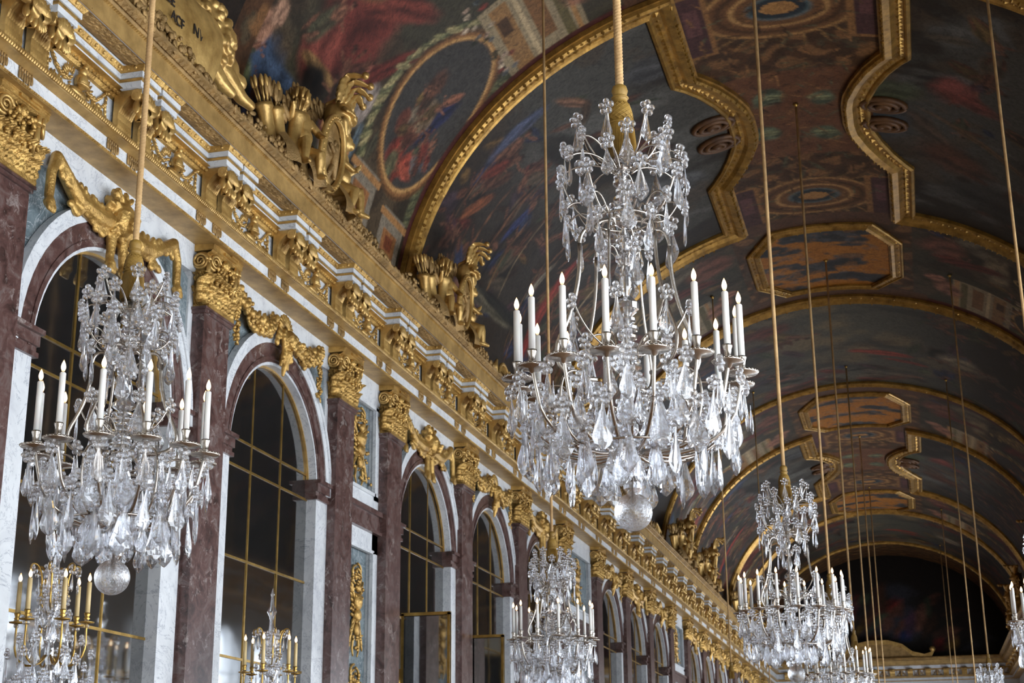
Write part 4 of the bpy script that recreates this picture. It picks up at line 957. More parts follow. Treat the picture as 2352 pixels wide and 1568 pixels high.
# ------------------------------------------------------------------ trophies in relief
def relief_mesh(seed, w, h):
    r = random.Random(seed); b = MB()
    for k in range(5):                                   # ribbon loops
        s_ = (-1) ** k; b.tube([(.03, s_*(.02+.10*math.sin(a))*w/.6, h/2-.10-.05*k*.6+.08*math.cos(a)) for a in [PI*j/8 for j in range(9)]], .016, 5)
    for s_ in (-1, 1):
        limb(b, [(.03, s_*w*.30, h*.30), (.04, 0, 0), (.03, -s_*w*.30, -h*.34)], [.018, .022, .016], 6)
        for k in range(7): b.ball((.03, s_*w*(.20+.05*math.sin(k)), h*(.24-.05*k)), (.02, .05, .022), 0, 5, 6, Matrix.Rotation(s_*(.8-.1*k), 3, 'X'))
        for k in range(6): b.ball((.03, s_*w*(.14+.03*k), -h*.12-h*.05*k), (.018, .018, .05), 0, 5, 6, Matrix.Rotation(s_*.5, 3, 'X'))
        limb(b, [(.03, s_*w*.12, -h*.28), (.03, s_*w*.16, -h*.40), (.03, s_*w*.10, -h*.47)], [.022, .016, .01], 6)
    b.ball((.05, 0, h*.08), (.05, w*.17, h*.09), 0, 8, 10); b.ball((.07, 0, h*.08), (.04, w*.10, h*.05), 0, 7, 8); b.ball((.05, 0, h*.22), (.04, .06, .05), 0, 6, 8)
    b.ball((.05, 0, -h*.06), (.045, w*.14, h*.07), 0, 7, 9); b.ball((.045, 0, -h*.20), (.04, w*.10, h*.08), 0, 7, 8)
    for k in range(60): b.ball((.03+r.uniform(0, .03), r.gauss(0, w*.17), r.uniform(-h*.42, h*.40)), (.018, r.uniform(.012, .035), r.uniform(.012, .03)), 0, 4, 6, Matrix.Rotation(r.uniform(0, PI), 3, 'X'))
    return b.mesh('trophy_carving', GOLDC)
TRD = ['in the first narrow bay', 'in the first wide bay', 'in the second wide bay', 'in the farthest bay']
RM = {}
for i, (a, c) in enumerate(TROPHY):
    w = c-a; yc = (a+c)/2; key = round(w, 2)
    if key not in RM: RM[key] = (relief_mesh(3, min(w-.38, 1.3)*1.05, 1.02), relief_mesh(4, min(w-.5, 1.0)*1.0, 1.15))
    t = thing('trophy_relief', 'gilded trophy relief, upper panel '+TRD[i], 'relief', (WX-.07, yc, 4.30+H), group='upper trophy reliefs'); link('trophy_carving', RM[key][0], t)
    t = thing('trophy_relief', 'long gilded trophy relief, lower panel '+TRD[i], 'relief', (WX-.07, yc, 2.30+H), group='lower trophy reliefs')
    link('trophy_carving', RM[key][1], t); link('trophy_carving', RM[key][1], t, (0, 0, -1.25), (0, 0, 0), (1, -1, 1.1))
# ------------------------------------------------------------------ cornice sculpture
def putto(b, k=1, arm=0):
    """a seated child, about 0.8 m tall standing, facing +x; k mirrors it"""
    limb(b, [(0, 0, 0), (.02, 0, .14), (.03, 0, .27)], [.105, .10, .085], 12)            # trunk
    b.ball((.06, 0, .08), (.08, .095, .09), 0, 9, 11); b.ball((.0, 0, -.04), (.12, .12, .08), 0, 9, 11)
    limb(b, [(.03, 0, .30), (.035, k*.01, .37)], [.045, .042])                          # neck
    h = Vector((.06, k*.035, .46)); b.ball(h, (.085, .082, .095), 0, 12, 14); b.ball(h+Vector((.055, k*.02, -.03)), (.05, .055, .045), 0, 8, 10)
    f = Vector((.082, k*.03, 0)); b.ball(h+f+Vector((.01, 0, -.012)), (.014, .012, .017), 0, 6, 8)
    for s_ in (-1, 1):
        b.ball(h+f+Vector((-.018, s_*.035, -.03)), (.026, .026, .026), 0, 6, 8); b.ball(h+f+Vector((-.006, s_*.028, .026)), (.012, .02, .007), 0, 6, 8); b.ball(h+Vector((0, s_*.085, -.01)), (.018, .012, .024), 0, 6, 8)
    b.ball(h+f+Vector((-.004, 0, -.048)), (.012, .02, .007), 0, 6, 8)
    r = random.Random(3)
    for i in range(34):
        a = r.uniform(0, 2*PI); e = r.uniform(.1, 1.35); d = Vector((-.02+.08*math.cos(a)*math.cos(e), .085*math.sin(a)*math.cos(e), .03+.09*math.sin(e)))
        if d.x > .045 and d.z < .06: continue
        b.ball(h+d, .024, 0, 5, 6)
    # arms
    limb(b, [(.03, k*.10, .27), (.08, k*.20, .20), (.16, k*.25, .27)], [.045, .038, .028]); b.ball((.175, k*.26, .29), (.03, .025, .025), 0, 6, 8)
    for i in range(4): limb(b, [(.18, k*(.245+.012*i), .30), (.205, k*(.24+.014*i), .325-.004*i)], [.009, .007], 5)
    limb(b, [(.03, -k*.10, .27), (.09, -k*.17, .16), (.17, -k*.13, .10)], [.045, .038, .028]); b.ball((.19, -k*.125, .095), (.03, .024, .022), 0, 6, 8)
    for i in range(4): limb(b, [(.20, -k*(.11+.012*i), .095), (.225, -k*(.112+.012*i), .08)], [.009, .007], 5)
    # legs
    limb(b, [(.02, k*.07, -.05), (.21, k*.11, -.03), (.22, k*.13, -.22)], [.078, .055, .036]); limb(b, [(.22, k*.13, -.24), (.29, k*.145, -.265)], [.034, .024])
    limb(b, [(.02, -k*.07, -.05), (.19, -k*.10, -.10), (.15, -k*.12, -.28)], [.078, .055, .036]); limb(b, [(.15, -k*.12, -.30), (.22, -k*.135, -.32)], [.034, .024])
me_put = [sculpt(lambda b: putto(b, 1), .0095, 'putto', GOLD), sculpt(lambda b: putto(b, -1), .0095, 'putto', GOLD)]
def helmet(b):
    b.ball((0, 0, 0), (.15, .13, .15), 0, 12, 14); b.ball((.02, 0, -.10), (.13, .12, .10), 0, 8, 10)
    for i in range(9): a = -1.2+2.4*i/8; limb(b, [(.10*math.cos(a), .16*math.sin(a), .03), (.17*math.cos(a), .19*math.sin(a), .0)], [.03, .022], 6)
    limb(b, [(-.12, 0, .10), (0, 0, .19), (.12, 0, .12)], [.03, .035, .02]); b.ball((.14, 0, -.02), (.05, .10, .03), 0, 6, 10)
    for s_ in (-1, 1): limb(b, [(.06, s_*.11, -.08), (.10, s_*.08, -.20)], [.045, .02])
me_hel = sculpt(helmet, .011, 'helmet', GOLD)
def plume_mesh():
    b = MB(); rows = []
    for i in range(16):
        t = i/15; w = .055*math.sin(PI*(.15+.8*t))+.012; cx = .10*t+.20*max(0, t-.5)**1.3*2; cz = .42*t-.32*max(0, t-.62)**1.4*2
        row = []
        for j in range(10):
            a = 2*PI*j/10; row.append((cx+w*.7*math.cos(a)*(1+.15*math.sin(t*40)), w*1.25*math.sin(a)*(1+.15*math.sin(t*40)), cz+w*.35*math.cos(a)))
        rows.append(row)
    b.grid(rows, 0, True, closev=True); b.ball(rows[-1][0], .04); return b.mesh('plume', GOLD)
me_plu = plume_mesh()
def shield_meshes():
    b = MB(); n = 44; prof = [(1.0, .0), (1.03, .03), (.99, .06), (.95, .045), (.90, .05), (.86, .075), (.83, .055), (.82, .02)]
    b.grid([[(x, .31*r*math.cos(2*PI*k/n), .43*r*math.sin(2*PI*k/n)) for r, x in prof] for k in range(n)], 0, True, closeu=True)
    for k in range(40):
        a = 2*PI*k/40; b.ball((.052, .31*.93*math.cos(a), .43*.93*math.sin(a)), (.014, .016, .016), 0, 4, 6)
    fr = b.mesh('shield_rim', GOLD)
    b = MB(); rows = [[(.0+.05*(1-r*r)+.018*math.sin(5*a+r*5)*math.sin(r*PI)+.02*math.sin(3*a)*r*(1-r), .31*.83*r*math.cos(a), .43*.83*r*math.sin(a)) for a in [2*PI*k/36 for k in range(36)]] for r in [j/10 for j in range(11)]]
    b.grid(rows, 0, True, closev=True); b.ball((.055, .0, .10), (.03, .06, .05)); limb(b, [(.05, 0, .10), (.055, .02, -.12), (.05, .08, -.25)], [.045, .05, .025]); limb(b, [(.05, 0, .0), (.05, -.12, .06)], [.03, .018]); limb(b, [(.05, .03, -.1), (.05, -.08, -.26)], [.04, .02])
    return fr, b.mesh('shield_relief', GOLDD)
me_shr, me_shf = shield_meshes()
def quiver_mesh():
    b = MB(); b.lathe([(.0, -.02), (.07, 0), (.075, .05), (.06, .07), (.065, .35), (.085, .38), (.08, .42), (0, .42)], 14)
    for k in range(7):
        a = 2*PI*k/7; x, y = .035*math.cos(a), .035*math.sin(a); b.tube([(x, y, .40), (x*1.8, y*1.8, .60)], .008, 5); b.ball((x*1.8, y*1.8, .62), (.02, .02, .06), 0, 5, 6)
    return b.mesh('quiver', GOLD)
me_qui = quiver_mesh()
def drape_mesh():
    b = MB(); b.grid([[(.07*math.sin(u*9)+.05*math.sin(v*3+u*4)+.10*(1-v), -.34+.68*u, .30*v+.05*math.sin(u*7)*v) for v in [j/14 for j in range(15)]] for u in [i/30 for i in range(31)]], 0, True); return b.mesh('drapery', GOLDD)
me_dra = drape_mesh()
def foliage_run(name, length, hgt, seed, n):
    r = random.Random(seed); b = MB()
    for k in range(n):
        y = length*k/n+r.uniform(-.03, .03); z = r.random()**1.5*hgt*(.6+.5*math.sin(y*3+seed)); x = r.uniform(-.05, .06)-z*.3; s_ = r.uniform(.7, 1.4)
        if r.random() < .6: b.ball((x, y, z), (.018*s_, .040*s_, .020*s_), 0, 4, 6, Matrix.Rotation(r.uniform(0, PI), 3, 'X') @ Matrix.Rotation(r.uniform(-.6, .6), 3, 'Z'))
        else: b.ball((x+.01, y, z), .021*s_, 0, 4, 6)
    return b.mesh(name, GOLDD)
me_fol = [foliage_run('oak_foliage', 1.6, .20, s_, 300) for s_ in (1, 2)]
b = MB(); r9 = random.Random(12)
for k in range(26):
    a = -.9+1.8*k/25; b.ball((r9.uniform(-.04, .04), .30*math.sin(a)+r9.uniform(-.03, .03), .34*math.cos(a)-.1+r9.uniform(-.05, .05)), (.02, .05, .10), 0, 5, 6, Matrix.Rotation(-a+r9.uniform(-.3, .3), 3, 'X'))
me_bun = b.mesh('laurel_spray', GOLDD)
def trophy_group(y, lab, flip=1, hi=True, x=-5.72, rz=0, sc=1.0):
    t = thing('cornice_trophy', lab, 'sculpture', (x, y, 6.15+H), rz, 'gilded trophy groups on the cornice', (sc, sc*flip, sc))
    sh = link('shield', me_shf, t, (.12, 0, .55), (0, .12, 0)); link('shield_rim', me_shr, sh)
    he = link('helmet', me_hel, t, (.10, .26, 1.10), (0, .15, .5), (1.15,)*3)
    for k in range(5): link('plume', me_plu, he, (-.03+.02*k, (k-2)*.05, .10), (0, -.15+.10*k, .9*(k-2)/2+.4), (.95,)*3)
    link('putto', me_put[0], t, (.02, .46, .38), (0, 0, .25), (1.15,)*3); link('putto', me_put[1], t, (-.02, -.50, .42), (0, 0, -.4), (1.1,)*3)
    for k, (dx, dy, dz, rx, ry) in enumerate(((-.06, -.85, .22, .15, -.12), (-.10, -1.0, .20, .32, -.1), (-.02, -.72, .26, -.1, .1))): link('quiver', me_qui, t, (dx, dy, dz), (rx, ry, 0), (1.15, 1.15, 1.1))
    link('drapery', me_dra, t, (.0, -.75, .02)); link('drapery', me_dra, t, (.02, .55, -.02), (0, 0, .3))
    link('laurel_spray', me_bun, t, (-.08, -.35, .85)); link('laurel_spray', me_bun, t, (-.05, .15, .95), (.5, 0, 0), (.9,)*3); link('laurel_spray', me_bun, t, (-.10, -1.0, .60), (-.3, 0, 0))
    link('laurel_spray', me_bun, t, (-.04, -.60, .55), (.2, 0, 0), (1.1,)*3); link('laurel_spray', me_bun, t, (.02, .62, .35), (-.8, 0, 0), (.9,)*3); link('laurel_spray', me_bun, t, (-.02, -.15, .25), (.6, 0, 0)); link('drapery', me_dra, t, (.04, -.2, .05), (.3, 0, 0), (1, .8, 1.2))
    for k, (dy, dz) in enumerate(((-1.2, .0), (-.1, -.02), (.75, -.02))): tag(link('oak_foliage', me_fol[k % 2], t, (.06, dy, dz), scale=(1, .6, 1.1)), kind='stuff')
    return t
trophy_group(13.75, 'gilded shield trophy with plumed helmet, the nearest shield group on the mirror side cornice', 1)
trophy_group(18.75, 'gilded shield trophy at the foot of the first gilt rib, left of the middle chandelier', 1, sc=.92)
for y, lab in ((26.4, 'gilded shield trophy behind the middle chandelier, third along the cornice'), (31.6, 'gilded shield trophy right of the middle chandelier, fourth along the cornice'), (39.6, 'gilded shield trophy under the third rib, fifth along the cornice'), (44.4, 'gilded shield trophy sixth along the mirror side cornice'), (52.9, 'gilded shield trophy seventh along the mirror side cornice'), (57.6, 'gilded shield trophy eighth and last along the mirror side cornice')):
    trophy_group(y, lab, 1, sc=1.0)
for y, lab in ((44.4, 'near shield trophy on the window side cornice at the right edge'), (52.9, 'middle shield trophy on the window side cornice at the right edge'), (57.6, 'far shield trophy on the window side cornice near the end wall')):
    trophy_group(y, lab, 1, x=XR(-5.72), rz=PI)
for k in range(11):                                          # low garland lying on the cornice
    y = 9.6+2.35*k
    if k in (1, 3): pass
    t = tag(link('oak_garland', me_fol[k % 2], None, (-5.655, y, 6.14+H), scale=(.9, 1.45, 1.25)), f'low gilded oak leaf garland along the cornice, {ORD[k]} length from the left', 'garland', 'cornice garlands')
# shell crest between the first two shields
def crest_mesh():
    b = MB(); b.grid([[(.06*math.sin(r*PI)+.015*abs(math.cos(a*7)), .34*r*math.cos(a)*(1+.04*math.cos(a*14)), .42*r*math.sin(a)*(1+.04*math.cos(a*14))) for a in [PI*k/42 for k in range(43)]] for r in [j/8 for j in range(9)]], 0, True)
    b.tube([(.03, .36*math.cos(a), .44*math.sin(a)) for a in [PI*k/20 for k in range(21)]], .028, 7)
    for s_ in (-1, 1): b.tube([(.04, s_*(.42+.08*math.cos(a)), .08+.08*math.sin(a)) for a in [k*.4 for k in range(16)]], .026, 6); limb(b, [(.03, s_*.42, .12), (.03, s_*.50, .30), (.02, s_*.36, .42)], [.03, .045, .02])
    return b.mesh('shell', GOLD)
me_crest = crest_mesh()
t = thing('gilt_crest', 'gilded shell crest with scrolls on the cornice, just left of the middle chandelier candles', 'ornament', (-5.84, 21.6, 6.15+H)); link('shell', me_crest, t)
t = thing('gilt_crest', 'distant gilded shell crest with scrolls on the cornice under the vast middle painting', 'ornament', (-5.84, 35.7, 6.15+H)); link('shell', me_crest, t)
# inscribed tablet and fleece at the upper left
t = thing('inscribed_tablet', 'gilded curling tablet with inscribed letters at the top left of the cornice', 'tablet', (-5.72, 10.35, 6.32+H))
b = MB(); rows = []
for i in range(19):
    y = -.75+1.5*i/18; rows.append([(.10*math.sin(v*2.6)+.05*math.sin(y*3), y, -.16+.62*v+.05*y) for v in [j/12 for j in range(13)]])
b.grid(rows, 0, True); b.grid([[(x-.03, y, z) for x, y, z in r] for r in rows][::-1], 0, True)
b.tube([(.02+.06*math.cos(a), .74, .42+.07*math.sin(a)) for a in [k*.35 for k in range(15)]], .03, 8); b.tube([(.05, -.75+1.5*k/10, .46+.05*(-.75+.15*k)) for k in range(11)], .035, 8)
b.obj('scroll_sheet', GOLD, t)
for txt, y, z, s_ in (('ACE', -.22, .26, .14), ('ACF', -.05, .12, .13), ('NV', .28, .16, .14)):
    cu = bpy.data.curves.new('letters', 'FONT'); cu.body = txt; cu.size = s_; cu.extrude = .004; cu.align_x = 'CENTER'; cu.materials.append(DARK)
    tmp = bpy.data.objects.new('l', cu); COL.objects.link(tmp); dg = bpy.context.evaluated_depsgraph_get(); me = bpy.data.meshes.new_from_object(tmp.evaluated_get(dg)); bpy.data.objects.remove(tmp, do_unlink=True)
    link('letters', me, t, (.112+.03*math.sin(y*3), y, z-.05), (PI/2, 0, PI/2))
def fleece(b):
    r = random.Random(21); b.ball((0, 0, 0), (.20, .36, .34), 0, 12, 14); b.ball((.03, .34, -.12), (.13, .16, .14), 0, 10, 12); b.ball((.08, .50, -.18), (.09, .10, .08), 0, 8, 10)
    for s_ in (-1, 1): b.ball((.02+s_*.07, .30, .02), (.04, .05, .07), 0, 6, 8)
    for k in range(170):
        a = r.uniform(0, 2*PI); e = r.uniform(-1.2, 1.5); b.ball((.21*math.cos(a)*math.cos(e), .37*math.sin(a)*math.cos(e), .35*math.sin(e)), (.045, .05, .045), 0, 5, 6)
    limb(b, [(.08, -.1, -.25), (.16, .05, -.42), (.20, .15, -.46)], [.10, .07, .05]); limb(b, [(.08, .25, -.2), (.17, .42, -.38), (.22, .5, -.42)], [.09, .06, .045])
me_fle = sculpt(fleece, .014, 'curly_body', GOLD)
t = thing('gilded_lion', 'curly maned gilded beast crouching above the inscribed tablet at the top left', 'sculpture', (-5.86, 11.25, 6.80+H)); link('curly_body', me_fle, t, scale=(1.1, 1.1, 1.1))
# small ornaments painted putto-like herms are left to the canvas
# ------------------------------------------------------------------ mirrored door leaves standing open
def door(y, lab, wd=.66, x0=-6.42):
    t = thing('mirrored_door', lab, 'door', (x0, y, 0))
    MB().box(0, wd, 0, .04, 0, 4.05).obj('door_board', DARK, t)
    b = MB()
    for a in ((0, .035, 0, 4.05), (wd-.035, wd, 0, 4.05)): b.box(a[0], a[1], -.012, 0.052, a[2], a[3])
    b.box(0, wd, -.012, .052, 4.02, 4.06); b.obj('gilt_frame', BRASS, t)
    for z0, z1 in ((.1, 1.3), (1.32, 2.6), (2.62, 4.01)): MB().box(.037, wd-.037, -.006, 0, z0, z1).obj('mirror_pane', MIRROR, t)
    b = MB(); b.tube([(-.02, -.01, 3.0), (-.02, -.01, 3.35)], .022, 8); b.obj('hinge', BRASS, t)
    b = MB(); b.tube([(-.02, -.01, 1.2), (-.02, -.01, 1.5)], .022, 8); b.obj('hinge', BRASS, t)
door(18.68, 'nearer mirrored door leaf standing open, edged in brass, reflecting marble')
door(21.45, 'farther mirrored door leaf standing open behind the nearer one', .70, -6.50)
# ------------------------------------------------------------------ chandelier (z = 0 at the underside of the ball)
def pendant_mesh(w, l, th, name='crystal_drop'):
    """flat pear shaped cut drop hanging from the origin, faces +x"""
    prof = [(.10, 0), (.16, .05), (.17, .12), (.40, .28), (.70, .50), (.96, .68), (1.0, .76), (.74, .87), (.30, .96), (.0, 1.0)]
    rows = []
    for r, z in prof:
        hw = w/2*r; ht = th/2*min(1, r*1.25)
        rows.append([(ht, 0.0, -l*z), (ht*.8, hw*.45, -l*z), (0, hw, -l*z), (-ht*.8, hw*.45, -l*z), (-ht, 0, -l*z), (-ht*.8, -hw*.45, -l*z), (0, -hw, -l*z), (ht*.8, -hw*.45, -l*z)])
    b = MB(); b.grid(rows, 0, False, closev=True); n0 = 0; b.add([rows[0][k] for k in range(8)], [tuple(range(8))], 0, False); return b.mesh(name, CRYSTAL)
def rosette_mesh(r=.026):
    b = MB()
    for k in range(5): a = 2*PI*k/5+.3; b.ball((.002, r*math.cos(a), r*math.sin(a)), r*.58, 0, 5, 8)
    b.ball((.012, 0, 0), r*.45, 0, 5, 7); b.ball((-.008, 0, 0), r*.4, 0, 4, 6); return b.mesh('bead_rosette', CRYSTAL)
PD = {'a': pendant_mesh(.062, .140, .014), 'b': pendant_mesh(.076, .170, .016), 'c': pendant_mesh(.092, .205, .017), 'd': pendant_mesh(.084, .205, .017), 's': pendant_mesh(.030, .13, .016)}
ROS = rosette_mesh()
def hang(par, r, a, z, kind, ros=True, tilt=0.0, spin=0.0):
    x, y = r*math.cos(a), r*math.sin(a)
    o = link('crystal_drop', PD[kind], par, (x, y, z), (tilt, -tilt*.5, a+spin))
    if ros: link('bead_rosette', ROS, o, (0, 0, .026))
    return o
def arm_mesh(pts, rad, mt=SILVER, n=7, name='arm', flat=1.0):
    P = []
    for i in range(0, len(pts)-1, 3): P += bez(*pts[i:i+4], n=9)[(1 if i else 0):]
    return MB().tube(P, rad, n, flat=flat).mesh(name, mt)
def make_chandelier(lab, loc, NA=16, RC=.495, KZ=1.0, KT=1.0):
    t = thing('chandelier', lab, 'chandelier', loc, 0, 'large crystal chandeliers'); R = random.Random(33)
    zf = lambda z: z if z < .66 else .66+(z-.66)*KZ      # the side chandeliers have a shorter crown
    # crystal stem
    b = MB(); pr = [(0.0, .14)]
    for z0, z1, r0 in ((.15, .24, .040), (.24, .34, .030), (.34, .40, .055), (.40, .50, .034), (.50, .56, .050), (.56, .70, .030), (.70, .75, .060), (.75, .80, .040), (.80, .84, .050), (.84, .88, .042), (.88, .92, .050), (.92, .96, .040), (.96, 1.05, .055), (1.05, 1.20, .028), (1.20, 1.27, .045), (1.27, 1.38, .024), (1.38, 1.44, .045), (1.44, 1.50, .036), (1.50, 1.54, .045), (1.54, 1.58, .034), (1.58, 1.62, .045), (1.62, 1.68, .030), (1.68, 1.76, .050)):
        pr += [(r0*.45, z0), (r0, z0+(z1-z0)*.3), (r0, z0+(z1-z0)*.6), (r0*.5, z1-.004)]
    pr.append((0, 1.76)); pr = [(r_, zf(z_)) for r_, z_ in pr]; b.lathe(pr, 14, sm=False); b.obj('stem', CRYSTAL, t)
    MB().tube([(0, 0, .10), (0, 0, zf(1.80))], .007, 6).obj('rod', SILVER, t)
    b = MB(); n = 26; rows = []                       # cut ball
    for i in range(17): rows.append([(.076*math.sin(PI*i/16)*math.cos(2*PI*(j+i*.5)/n), .076*math.sin(PI*i/16)*math.sin(2*PI*(j+i*.5)/n), .078+.076*math.cos(PI*i/16)) for j in range(n)])
    fs = []; vs = [p for r in rows for p in r]
    for i in range(16):
        for j in range(n): a, c, d, e = i*n+j, i*n+(j+1) % n, (i+1)*n+(j+1) % n, (i+1)*n+j; fs += [(a, e, c), (c, e, d)]
    b.add(vs, fs, 0, False); b.obj('cut_ball', CUTBALL, t, (0, 0, -.006), (0, 0, 0)).scale = (1.08,)*3
    for z, r in ((.33, .06), (.655, .045), (zf(1.41), .05), (zf(1.665), .045)): MB().lathe([(0, z), (r, z+.004), (r, z+.014), (0, z+.02)], 16).obj('hub', SILVER, t)
    for rr_, z in ((.13*KT, zf(1.415)), (.30*KT, .335)):
        b = MB(); b.tube([(rr_*math.cos(2*PI*k/40), rr_*math.sin(2*PI*k/40), z) for k in range(41)], .006, 5)
        b.obj('ring', SILVER, t)
    # candle arms
    ZC = .655; KR = RC/.51
    def at(r, a, z): return (r*math.cos(a), r*math.sin(a), z)
    lo = arm_mesh([(.04, 0, .34), (.22*KT, 0, .28), (RC-.10, 0, .36), (RC-.04, 0, .48), (RC-.02, 0, .56), (RC-.01, 0, .60), (RC, 0, .65)], .0085)
    hi = arm_mesh([(.30*KT, 0, .335), (.40*KT, 0, .36), (.44*KT, 0, .50), (.40*KT, 0, .60), (.36*KT, 0, .66), (.30*KT, 0, .66), (.26*KT, 0, .62)], .006)
    b = MB(); b.lathe([(.0, -.03), (.012, -.025), (.018, -.008), (.066, -.004), (.068, .004), (.062, .008), (.02, .004), (.014, .012), (.018, .02), (.014, .028), (.0165, .055), (.021, .068), (.021, .075), (.0, .075)], 20)
    for k in range(24): b.ball((.067*math.cos(2*PI*k/24), .067*math.sin(2*PI*k/24), .004), .0045, 0, 3, 5)
    cup = b.mesh('candle_cup', SILVER)
    cnd = MB().lathe([(0, 0), (.0150, 0), (.0145, .238), (.010, .243), (0, .244)], 14).mesh('candle', WAX)
    flm = MB().lathe([(0, 0), (.006, .003), (.0095, .014), (.0102, .022), (.0075, .035), (.003, .047), (0, .053)], 10).mesh('flame', FLAME)
    kk = NA
    for k in range(NA):
        a = 2*PI*(k+(0 if NA == 16 else .5))/NA
        link('arm', lo, t, (0, 0, 0), (0, 0, a))
        if k % 2 == 0: link('scroll_arm', hi, t, (0, 0, 0), (0, 0, a+PI/NA))
        c = link('candle_cup', cup, t, at(RC, a, ZC), (0, 0, a)); link('candle', cnd, c, (0, 0, .07)); link('flame', flm, c, (0, 0, .316), (0, 0, 0), (1.15, 1.15, 1.1))
    sc_ = lambda L: [(x*KT, y, zf(z)) for x, y, z in L]
    fr = arm_mesh(sc_([(.205, 0, 1.30), (.20, 0, 1.15), (.23, 0, 1.0), (.30, 0, .86), (.35, 0, .74), (.30, 0, .66), (.14, 0, .665)]), .010, flat=.6)
    fr2 = arm_mesh(sc_([(.205, 0, 1.28), (.21, 0, 1.36), (.16, 0, 1.40), (.12, 0, 1.36), (.14, 0, 1.40), (.10, 0, 1.42), (.05, 0, 1.415)]), .008, flat=.6)
    for k in range(6): link('frame_bar', fr, t, (0, 0, 0), (0, 0, 2*PI*(k+.35)/6)); link('frame_bar', fr2, t, (0, 0, 0), (0, 0, 2*PI*(k+.35)/6))
    # tiers of hooked wires: (count, hub radius, hub z, tip radius, tip z, rise, drop kind, phase)
    T = [(7, .03, 1.68, .215, 1.86, .02, 'a', .1), (8, .04, 1.66, .265, 1.735, .06, 'b', .35), (8, .05, 1.655, .285, 1.66, .05, 'a', .0), (8, .13, 1.415, .29, 1.56, .02, 'b', .5), (9, .13, 1.415, .275, 1.43, .07, 'b', .15), (5, .12, 1.41, .21, 1.36, .05, 'b', .4),
         (5, .03, 1.20, .105, 1.235, .06, 'b', .2), (7, .04, .80, .275, .965, .0, 'b', .25), (6, .04, .78, .20, .80, .08, 'b', .6)]
    for (n, r0, z0, r1, z1, up, kd, phs) in T:
        z0, z1, r0, r1 = zf(z0), zf(z1), r0*KT, r1*KT
        if KZ < 1: n = max(4, n-1)
        me = arm_mesh([(r0, 0, z0), (r0+(r1-r0)*.45, 0, z0-.03), (r1-.03, 0, z1-.05), (r1-.008, 0, z1+.028)] if up < .03 else [(r0, 0, z0), (r0+(r1-r0)*.3, 0, z0+up+.03), (r0+(r1-r0)*.8, 0, z1+up), (r1, 0, z1+.01)], .0048, n=5, name='hook_wire')
        for k in range(n):
            a = 2*PI*(k+phs)/n+R.uniform(-.06, .06); link('hook_wire', me, t, (0, 0, 0), (0, 0, a)); hang(t, r1, a, z1, kd, True, R.uniform(-.08, .08), R.uniform(-.5, .5))
    # skirts of drops below the candles
    for (n, r, z, kd, phs, jr) in ((NA, .53, .600, 'b', .5, .012), (12, .50, .575, 's', .0, .02), (13, .46, .55, 'c', .0, .02), (10, .545, .54, 's', .25, .015), (15, .475, .44, 'c', .2, .02), (10, .39, .50, 'b', .4, .03), (13, .40, .37, 'd', .1, .02), (7, .28, .46, 'c', .3, .03), (10, .30, .345, 'd', .5, .02), (6, .20, .38, 'b', .2, .03), (8, .19, .33, 'b', .0, .02), (4, .10, .33, 'a', .3, .01), (5, .18, .58, 'b', .1, .02), (6, .26, .66, 'a', .4, .03)):
        for k in range(n):
            a = 2*PI*(k+phs)/n+R.uniform(-.05, .05); hang(t, r*KR+R.uniform(-jr, jr), a, z+R.uniform(-.015, .015), kd, kd != 's', R.uniform(-.08, .08), R.uniform(-.7, .7))
    return t
CUTBALL = CRYSTAL.copy(); CUTBALL.name = 'cut_crystal_ball'; _b = CUTBALL.node_tree.nodes['Principled BSDF']; _b.inputs['Roughness'].default_value = .12; _b.inputs['Transmission Weight'].default_value = .88; _t = NT(CUTBALL); _c = _t.coord(kind='obj'); _v = _t.n('ShaderNodeTexVoronoi', Scale=70.0); _t.l(_c, _v.inputs['Vector']); _t.bump(_v.outputs[0], .6, .004)
CZ0 = 1.135+H; CZS = .97+H
def rope_mesh(L, hi):
    if not hi: return MB().tube([(0, 0, 0), (0, 0, L*.5), (0, 0, L)], .019, 8).mesh('rope', ROPE)
    n = int(L/.0045); rows = []
    for i in range(n+1):
        z = L*i/n; tw = z*2*PI/.052
        rows.append([(.0205*(.80+.22*abs(math.cos(1.5*(2*PI*k/9)))) * math.cos(2*PI*k/9+tw), .0205*(.80+.22*abs(math.cos(1.5*(2*PI*k/9)))) * math.sin(2*PI*k/9+tw), z) for k in range(9)])
    return MB().grid(rows, 0, True, closev=True).mesh('rope', ROPE)
def tassel_meshes():
    b = MB(); b.lathe([(.022, .36), (.034, .35), (.040, .325), (.034, .30), (.030, .29), (.036, .285), (.038, .275), (.032, .27), (.042, .245), (.056, .205), (.060, .17), (.057, .14), (.060, .13), (.062, .12), (.057, .112), (.061, .104)], 30)
    for s_ in (-1, 1):
        for k in range(12):
            b.tube([((.0435+.018*math.sin(min(1, t*1.15)*PI/2))*math.cos(2*PI*k/12+s_*t*2.2), (.0435+.018*math.sin(min(1, t*1.15)*PI/2))*math.sin(2*PI*k/12+s_*t*2.2), .245-.11*t) for t in [j/7 for j in range(8)]], .0022, 4)
    b.tube([(.038*math.cos(a), .038*math.sin(a), .282) for a in [k*.4 for k in range(17)]], .006, 5); b.tube([(.062*math.cos(a), .062*math.sin(a), .122) for a in [k*.3 for k in range(22)]], .006, 5)
    hd = b.mesh('netted_head', SILK)
    b = MB(); n = 110; rows = []
    for (r, z) in ((.055, .115), (.063, .09), (.067, .04), (.071, -.02), (.070, -.065), (.066, -.08), (.02, -.075)): rows.append([(r*(1+(.05 if k % 2 else -.03))*math.cos(2*PI*k/n), r*(1+(.05 if k % 2 else -.03))*math.sin(2*PI*k/n), z) for k in range(n)])
    b.grid(rows, 0, False, closev=True); return hd, b.mesh('fringe', SILK)
